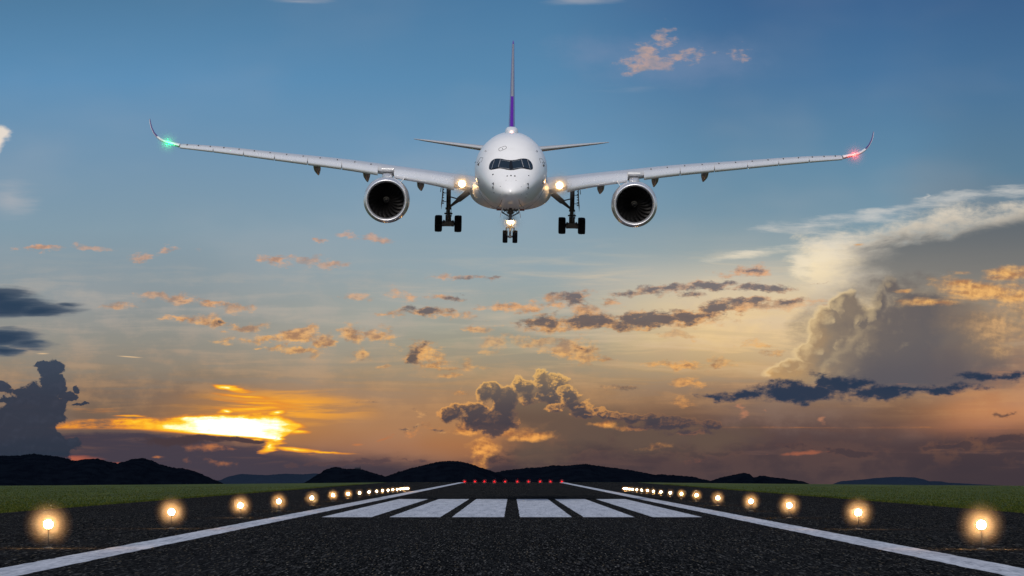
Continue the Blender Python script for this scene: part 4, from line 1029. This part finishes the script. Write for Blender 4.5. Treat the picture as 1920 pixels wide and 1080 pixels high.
    mb.box(B_ + Vector((0, -.05, .48)), (.50, .5, .56)); mb.box(B_ + Vector((0, 0, .08)), (.62, 2.3, .30))
    for dy in (-1.0, 1.0):
        mb.tube([B_ + Vector((-1.05, dy, 0)), B_ + Vector((1.05, dy, 0))], .11, 12)
        mb.box(B_ + Vector((0, dy, .0)), (.9, .22, .40)); mb.box(B_ + Vector((0, dy - .1, -.14)), (.76, .12, .16))
        for q in (-.42, .42):
            mb.lathe([(-.09, .24), (.09, .24)], B_ + Vector((q, dy, 0)), 'x', 14, 0, True, True); mb.tube([B_ + Vector((q * .5, dy, .14)), B_ + Vector((q * 1.05, dy - .1, .3))], .03, 6)
    mb.tube([B_ + Vector((0, -.3, .95)), B_ + Vector((0, -.75, .55)), B_ + Vector((0, -.9, .12))], .07, 8)
    for q, zz in ((-.24, .3), (.25, .25), (-.2, .6), (.28, .62)): mb.tube([B_ + Vector((q, -.2, zz)), B_ + Vector((q * .8, -.3, zz + .8))], .022, 6)
    gear = mb.build('main_landing_gear', M_GEAR, A, angle=45)
    # side stay towards the fuselage, with its jury strut
    mb = MB(); p0 = T_ + (B_ - T_) * .56; p1 = Vector((s * 3.62, gy - .4, z_top - .28)); dv = (p1 - p0)
    up = Vector((0, 1, 0)); nn = dv.cross(up).normalized()
    mb.loft([[p0 + dv * t + nn * (w * a) + up * (.14 * b) for a, b in ((-1, -1), (1, -1), (1, 1), (-1, 1))] for t, w in ((0, .13), (.12, .10), (.45, .17), (.5, .24), (.95, .26), (1.05, .2))])
    mb.tube([T_ + (B_ - T_) * .24, T_ + (B_ - T_) * .30 + Vector((-s * .72, 0, 0)), p0 + dv * .56], .055, 8)
    mb.build('side_stay', M_GEAR, gear, smooth=False)
    # leg door hanging outboard: ribbed inner face
    mb = MB(); dx = s * .58; a = Vector((gx + dx, gy - .6, 0))
    zt_, zb_ = z_top + .05, inv(834, 393, gy)[1]
    mb.loft([[Vector((gx + s * q0, gy + yy_, z)) for q0, yy_ in ((o - .04, -.75), (o + .04, -.75), (o + .04, .75), (o - .04, .75))] for z, o in ((zt_, .50), (zt_ - .9, .55), (zb_ + .55, .60))])
    mb.add([Vector((gx + s * .56, gy - .75, zb_ + .56)), Vector((gx + s * .64, gy - .75, zb_ + .56)), Vector((gx + s * .64, gy + .7, zb_ + .56)), Vector((gx + s * .56, gy + .7, zb_ + .56)), Vector((gx + s * .64, gy - .2, zb_)), Vector((gx + s * .64, gy + .3, zb_))], [(0, 1, 4), (3, 5, 2), (1, 2, 5, 4), (0, 4, 5, 3)])
    for k in range(6): mb.box((gx + s * .47, gy - .2, zt_ - .2 - k * .24), (.14, .9, .07), 1)
    mb.tube([Vector((gx + s * .66, gy - .7, zt_ - .02)), Vector((gx + s * .70, gy - .7, zt_ - .42))], .035, 6)
    for zq in (.5, 1.25): mb.tube([Vector((gx, gy - .1, zt_ - zq)), Vector((gx + s * .55, gy - .1, zt_ - zq - .02))], .035, 6)
    mb.build('leg_door', [M_FAIR, M_GEAR], gear, smooth=False)
    for dx in (-.86, .86):
        for dy in (-1.0, 1.0):
            mb = MB(); cw = B_ + Vector((dx, dy, 0))
            mb.lathe([(-.20, .42), (-.27, .50), (-.305, .60), (-.295, .67), (-.23, .705), (-.12, .715), (-.115, .70), (-.095, .70), (-.09, .718), (0, .72), (.09, .718), (.095, .70), (.115, .70), (.12, .715), (.23, .705), (.295, .67), (.305, .60), (.27, .50), (.20, .42)], cw, 'x', 40)
            for q in (-1, 1): mb.lathe([(q * .21, .43), (q * .14, .36), (q * .12, .16), (q * .2, .13), (q * .2, .01)], cw, 'x', 24, 1)
            mb.build('wheel', [M_TYRE, M_HUB], gear, angle=40)

# ---- tailplanes
for s in (-1, 1):
    r0, t0 = inv(903, 277.7, 57), inv(776.6, 260.6, 64)
    mb = MB(); rings = []
    for i in range(9):
        t = i / 8; x = 1.3 + (abs(t0[0]) - 1.3) * t; tt = (x - abs(r0[0])) / (abs(t0[0]) - abs(r0[0]))
        z = r0[1] + (t0[1] - r0[1]) * tt; y = 55.5 + 7.6 * (x - 1.3) / 8.; c = 5.6 * (1 - t) + 2.0 * t; th = .30 * (1 - t) + .07 * t
        if i == 8: th *= .5
        rings.append([Vector((s * x, y + f * c, z + h * th)) for f, h in ((0, 0), (.01, .35), (.05, .7), (.2, 1), (.5, .8), (1, .03), (.5, -.8), (.2, -1), (.05, -.7), (.01, -.35))])
    mb.loft(rings)
    for i in range(len(mb.f)):
        ri, j = divmod(i, 10)
        if j in (0, 1, 8, 9) : mb.m[i] = 1
    mb.build('tailplane', [M_TAILG, M_WING], A, angle=60)
# ---- fin: purple with a bare leading edge above the middle
mb = MB(); rings = []; zs = []
zt_ = inv(961, 77.5, 64)[1]; NZ = 26
for i in range(NZ + 1):
    t = i / NZ; z = 2.4 + (zt_ - 2.4) * t; y = 50.2 + 11.8 * t + (1.2 * max(0, (t - .96) / .04) if t > .96 else 0); c = 9.6 * (1 - t) + 3.6 * t; th = .315 * (1 - t) + .10 * t
    if t > .985: th *= .55
    zs.append(t)
    rings.append([Vector((h * th, y + f * c, z)) for f, h in ((0, 0), (.006, .30), (.025, .58), (.07, .82), (.25, 1), (.6, .7), (1, .03), (.6, -.7), (.25, -1), (.07, -.82), (.025, -.58), (.006, -.30))])
mb.loft(rings)
for i in range(len(mb.f) - 2):
    ri, j = divmod(i, 12); t = (zs[ri] + zs[ri + 1]) / 2
    if .42 < t < .965 and j in (0, 1, 10, 11): mb.m[i] = 1
    if t <= .42 and j in (0, 1, 10, 11): mb.m[i] = 0
    if j in (3, 4, 5, 6, 7, 8): mb.m[i] = 2
mb.build('fin', [M_PURPLE, M_FINLE, M_MAUVE], A, angle=60)

# ---- nose landing gear
gy = 5.2; ax = ip(956.3, 443.5, gy); tp = ip(956.3, 389, gy); lt = ip(957.2, 416.5, gy)
dx0 = ax.x
mb = MB()
mb.tube([Vector((dx0, gy + .5, tp.z)), Vector((dx0, gy + .15, lt.z)), Vector((dx0, gy + .1, lt.z - .35))], [.13, .12, .15], 14)
mb.tube([Vector((dx0, gy + .1, lt.z - .35)), ax + Vector((0, 0, .05))], .085, 12, 1)
mb.tube([ax + Vector((-.55, 0, 0)), ax + Vector((.55, 0, 0))], .085, 12, 1)
mb.lathe([(-.09, .15), (.09, .15)], ax + Vector((0, 0, .02)), 'x', 16, 1, True, True)
mb.tube([Vector((dx0, gy - .1, lt.z - .5)), ax + Vector((.03, -.38, .45)), ax + Vector((0, -.1, .12))], .05, 8, 1)
mb.box(Vector((dx0, gy + .05, lt.z - .42)), (.62, .2, .12)); 
for q in (-1, 1):
    mb.tube([Vector((dx0 + q * .30, gy, lt.z - .42)), Vector((dx0 + q * .32, gy, lt.z - .62))], .05, 8)
    mb.tube([Vector((dx0 + q * .72, gy + .6, tp.z - .05)), Vector((dx0 + q * .66, gy + .3, tp.z - .42)), Vector((dx0 + q * .10, gy + .25, tp.z - .72))], .05, 8)
    mb.tube([Vector((dx0 + q * .62, gy + .6, tp.z - .1)), Vector((dx0 + q * .1, gy + .3, tp.z - .55))], .035, 8)
    mb.tube([Vector((dx0 + q * .30, gy + .6, tp.z - .1)), Vector((dx0 + q * .62, gy + .3, tp.z - .5))], .03, 8)
mb.box(Vector((dx0, gy + .45, tp.z - .22)), (1.2, .12, .14)); mb.box(Vector((dx0, gy + .4, tp.z - .4)), (.5, .3, .3))
ng = mb.build('nose_landing_gear', [M_GEAR, M_GEARL], A, angle=45)
for q in (-1, 1):
    mb = MB()
    mb.prism([Vector((dx0 + q * .62, gy - .6, tp.z + .1)), Vector((dx0 + q * .80, gy - .6, tp.z - .78)), Vector((dx0 + q * .80, gy + 1.6, tp.z - .78)), Vector((dx0 + q * .62, gy + 1.6, tp.z + .1))], (q * .05, 0, 0))
    mb.build('nose_gear_door', M_WHITE, ng, smooth=False)
    mb = MB(); mb.box(Vector((dx0 + q * .92, gy - .3, tp.z - .17)), (.42, .12, .16)); mb.build('bay_edge', M_BAY, ng, smooth=False)
    mb = MB(); cw = ax + Vector((q * .40, 0, 0))
    mb.lathe([(-.14, .29), (-.18, .36), (-.205, .44), (-.19, .49), (-.12, .515), (-.06, .52), (-.055, .508), (-.045, .508), (-.04, .522), (.04, .522), (.045, .508), (.055, .508), (.06, .52), (.12, .515), (.19, .49), (.205, .44), (.18, .36), (.14, .29)], cw, 'x', 36)
    for w in (-1, 1): mb.lathe([(w * .15, .30), (w * .10, .25), (w * .09, .12), (w * .14, .1), (w * .14, .01)], cw, 'x', 20, 1)
    mb.build('wheel', [M_TYRE, M_HUB], ng, angle=40)
mb = MB()
for q in (-.15, .15): mb.lathe([(.16, .12), (0, .15), (-.03, .145), (-.02, .13)], lt + Vector((q, -.1, 0)), 'y', 16)
mb.prism([lt + Vector((-.34, -.80, .17)), lt + Vector((.34, -.80, .17)), lt + Vector((.32, .02, .15)), lt + Vector((-.32, .02, .15))], (0, 0, .02))  # hood added to keep the lamp's light off the chin
mb.box(lt + Vector((0, .05, 0)), (.36, .1, .1)); mb.build('lamp_bracket_and_hood', M_GEARL, ng)
for q in (-.15, .15):
    mb = MB(); mb.lathe([(.0, .135), (-.03, .115), (-.05, .06), (-.056, .005)], lt + Vector((q, -.1, 0)), 'y', 16, cap1=True); mb.build('landing_light', M_LAND, ng)

lamp_light(ng, lt + Vector((0, -.20, 0)), (1.0, .56, .18), 270., .06, spot=140)
# ---- place the aircraft
el = math.atan2(CY - PY0, F) + math.atan(TILT)
MR = Matrix.Rotation(el, 4, 'X') @ Matrix.Rotation(ROLL, 4, 'Y')
pv = Vector(((PX0 - CX) * D0 / F, D0, H + (CY - PY0) * D0 / F))
M_AIR = Matrix.Translation(pv) @ MR @ Matrix.Translation(Vector((0, -YP, 0)))
A.matrix_world = M_AIR

# ---- thin scattering shells added round the lamps, standing in for lens glow
def halo_mat(d):
    m = bpy.data.materials.new('halo_scatter'); m.use_nodes = True; nt = m.node_tree
    for n in list(nt.nodes): nt.nodes.remove(n)
    o = nt.nodes.new('ShaderNodeOutputMaterial'); v = nt.nodes.new('ShaderNodeVolumePrincipled')
    v.inputs['Color'].default_value = (.97, .97, .97, 1); v.inputs['Density'].default_value = d
    nt.links.new(v.outputs[0], o.inputs['Volume'])
    try: m.cycles.volume_sampling = 'EQUIANGULAR'; m.cycles.homogeneous_volume = True
    except Exception: pass
    return m
SETS = [(LAMP_HALO, (.008, .019, .027, .022, .013, .008, .008)),
        ([(M_AIR @ lp, 1.6) for lp in LAND] + [(M_AIR @ (lt + Vector((0, -.2, 0))), 1.2)], (.012, .035, .09, .2, .4, .6, .7)),
        ([(M_AIR @ p, 1.25) for p, k in NAV], (.010, .024, .04, .06, .08, .1, .12))]
# nested shells: the imitated glow fades with distance from each lamp
for k, fr in enumerate((1., .84, .69, .55, .42, .30, .20)):
    mb = MB()
    for si, (spots, dens) in enumerate(SETS):
        for c, r in spots: ico(mb, c, r * fr, 3, si)
    tag(mb.build('halo', [halo_mat(dens[k]) for spots, dens in SETS], fix=False), 'added haze glowing around the runway lamps and the lamps of the airliner', 'halo', kind='stuff')
scene.cycles.volume_bounces = 0
scene.cycles.max_bounces = 6
scene.cycles.transparent_max_bounces = 24
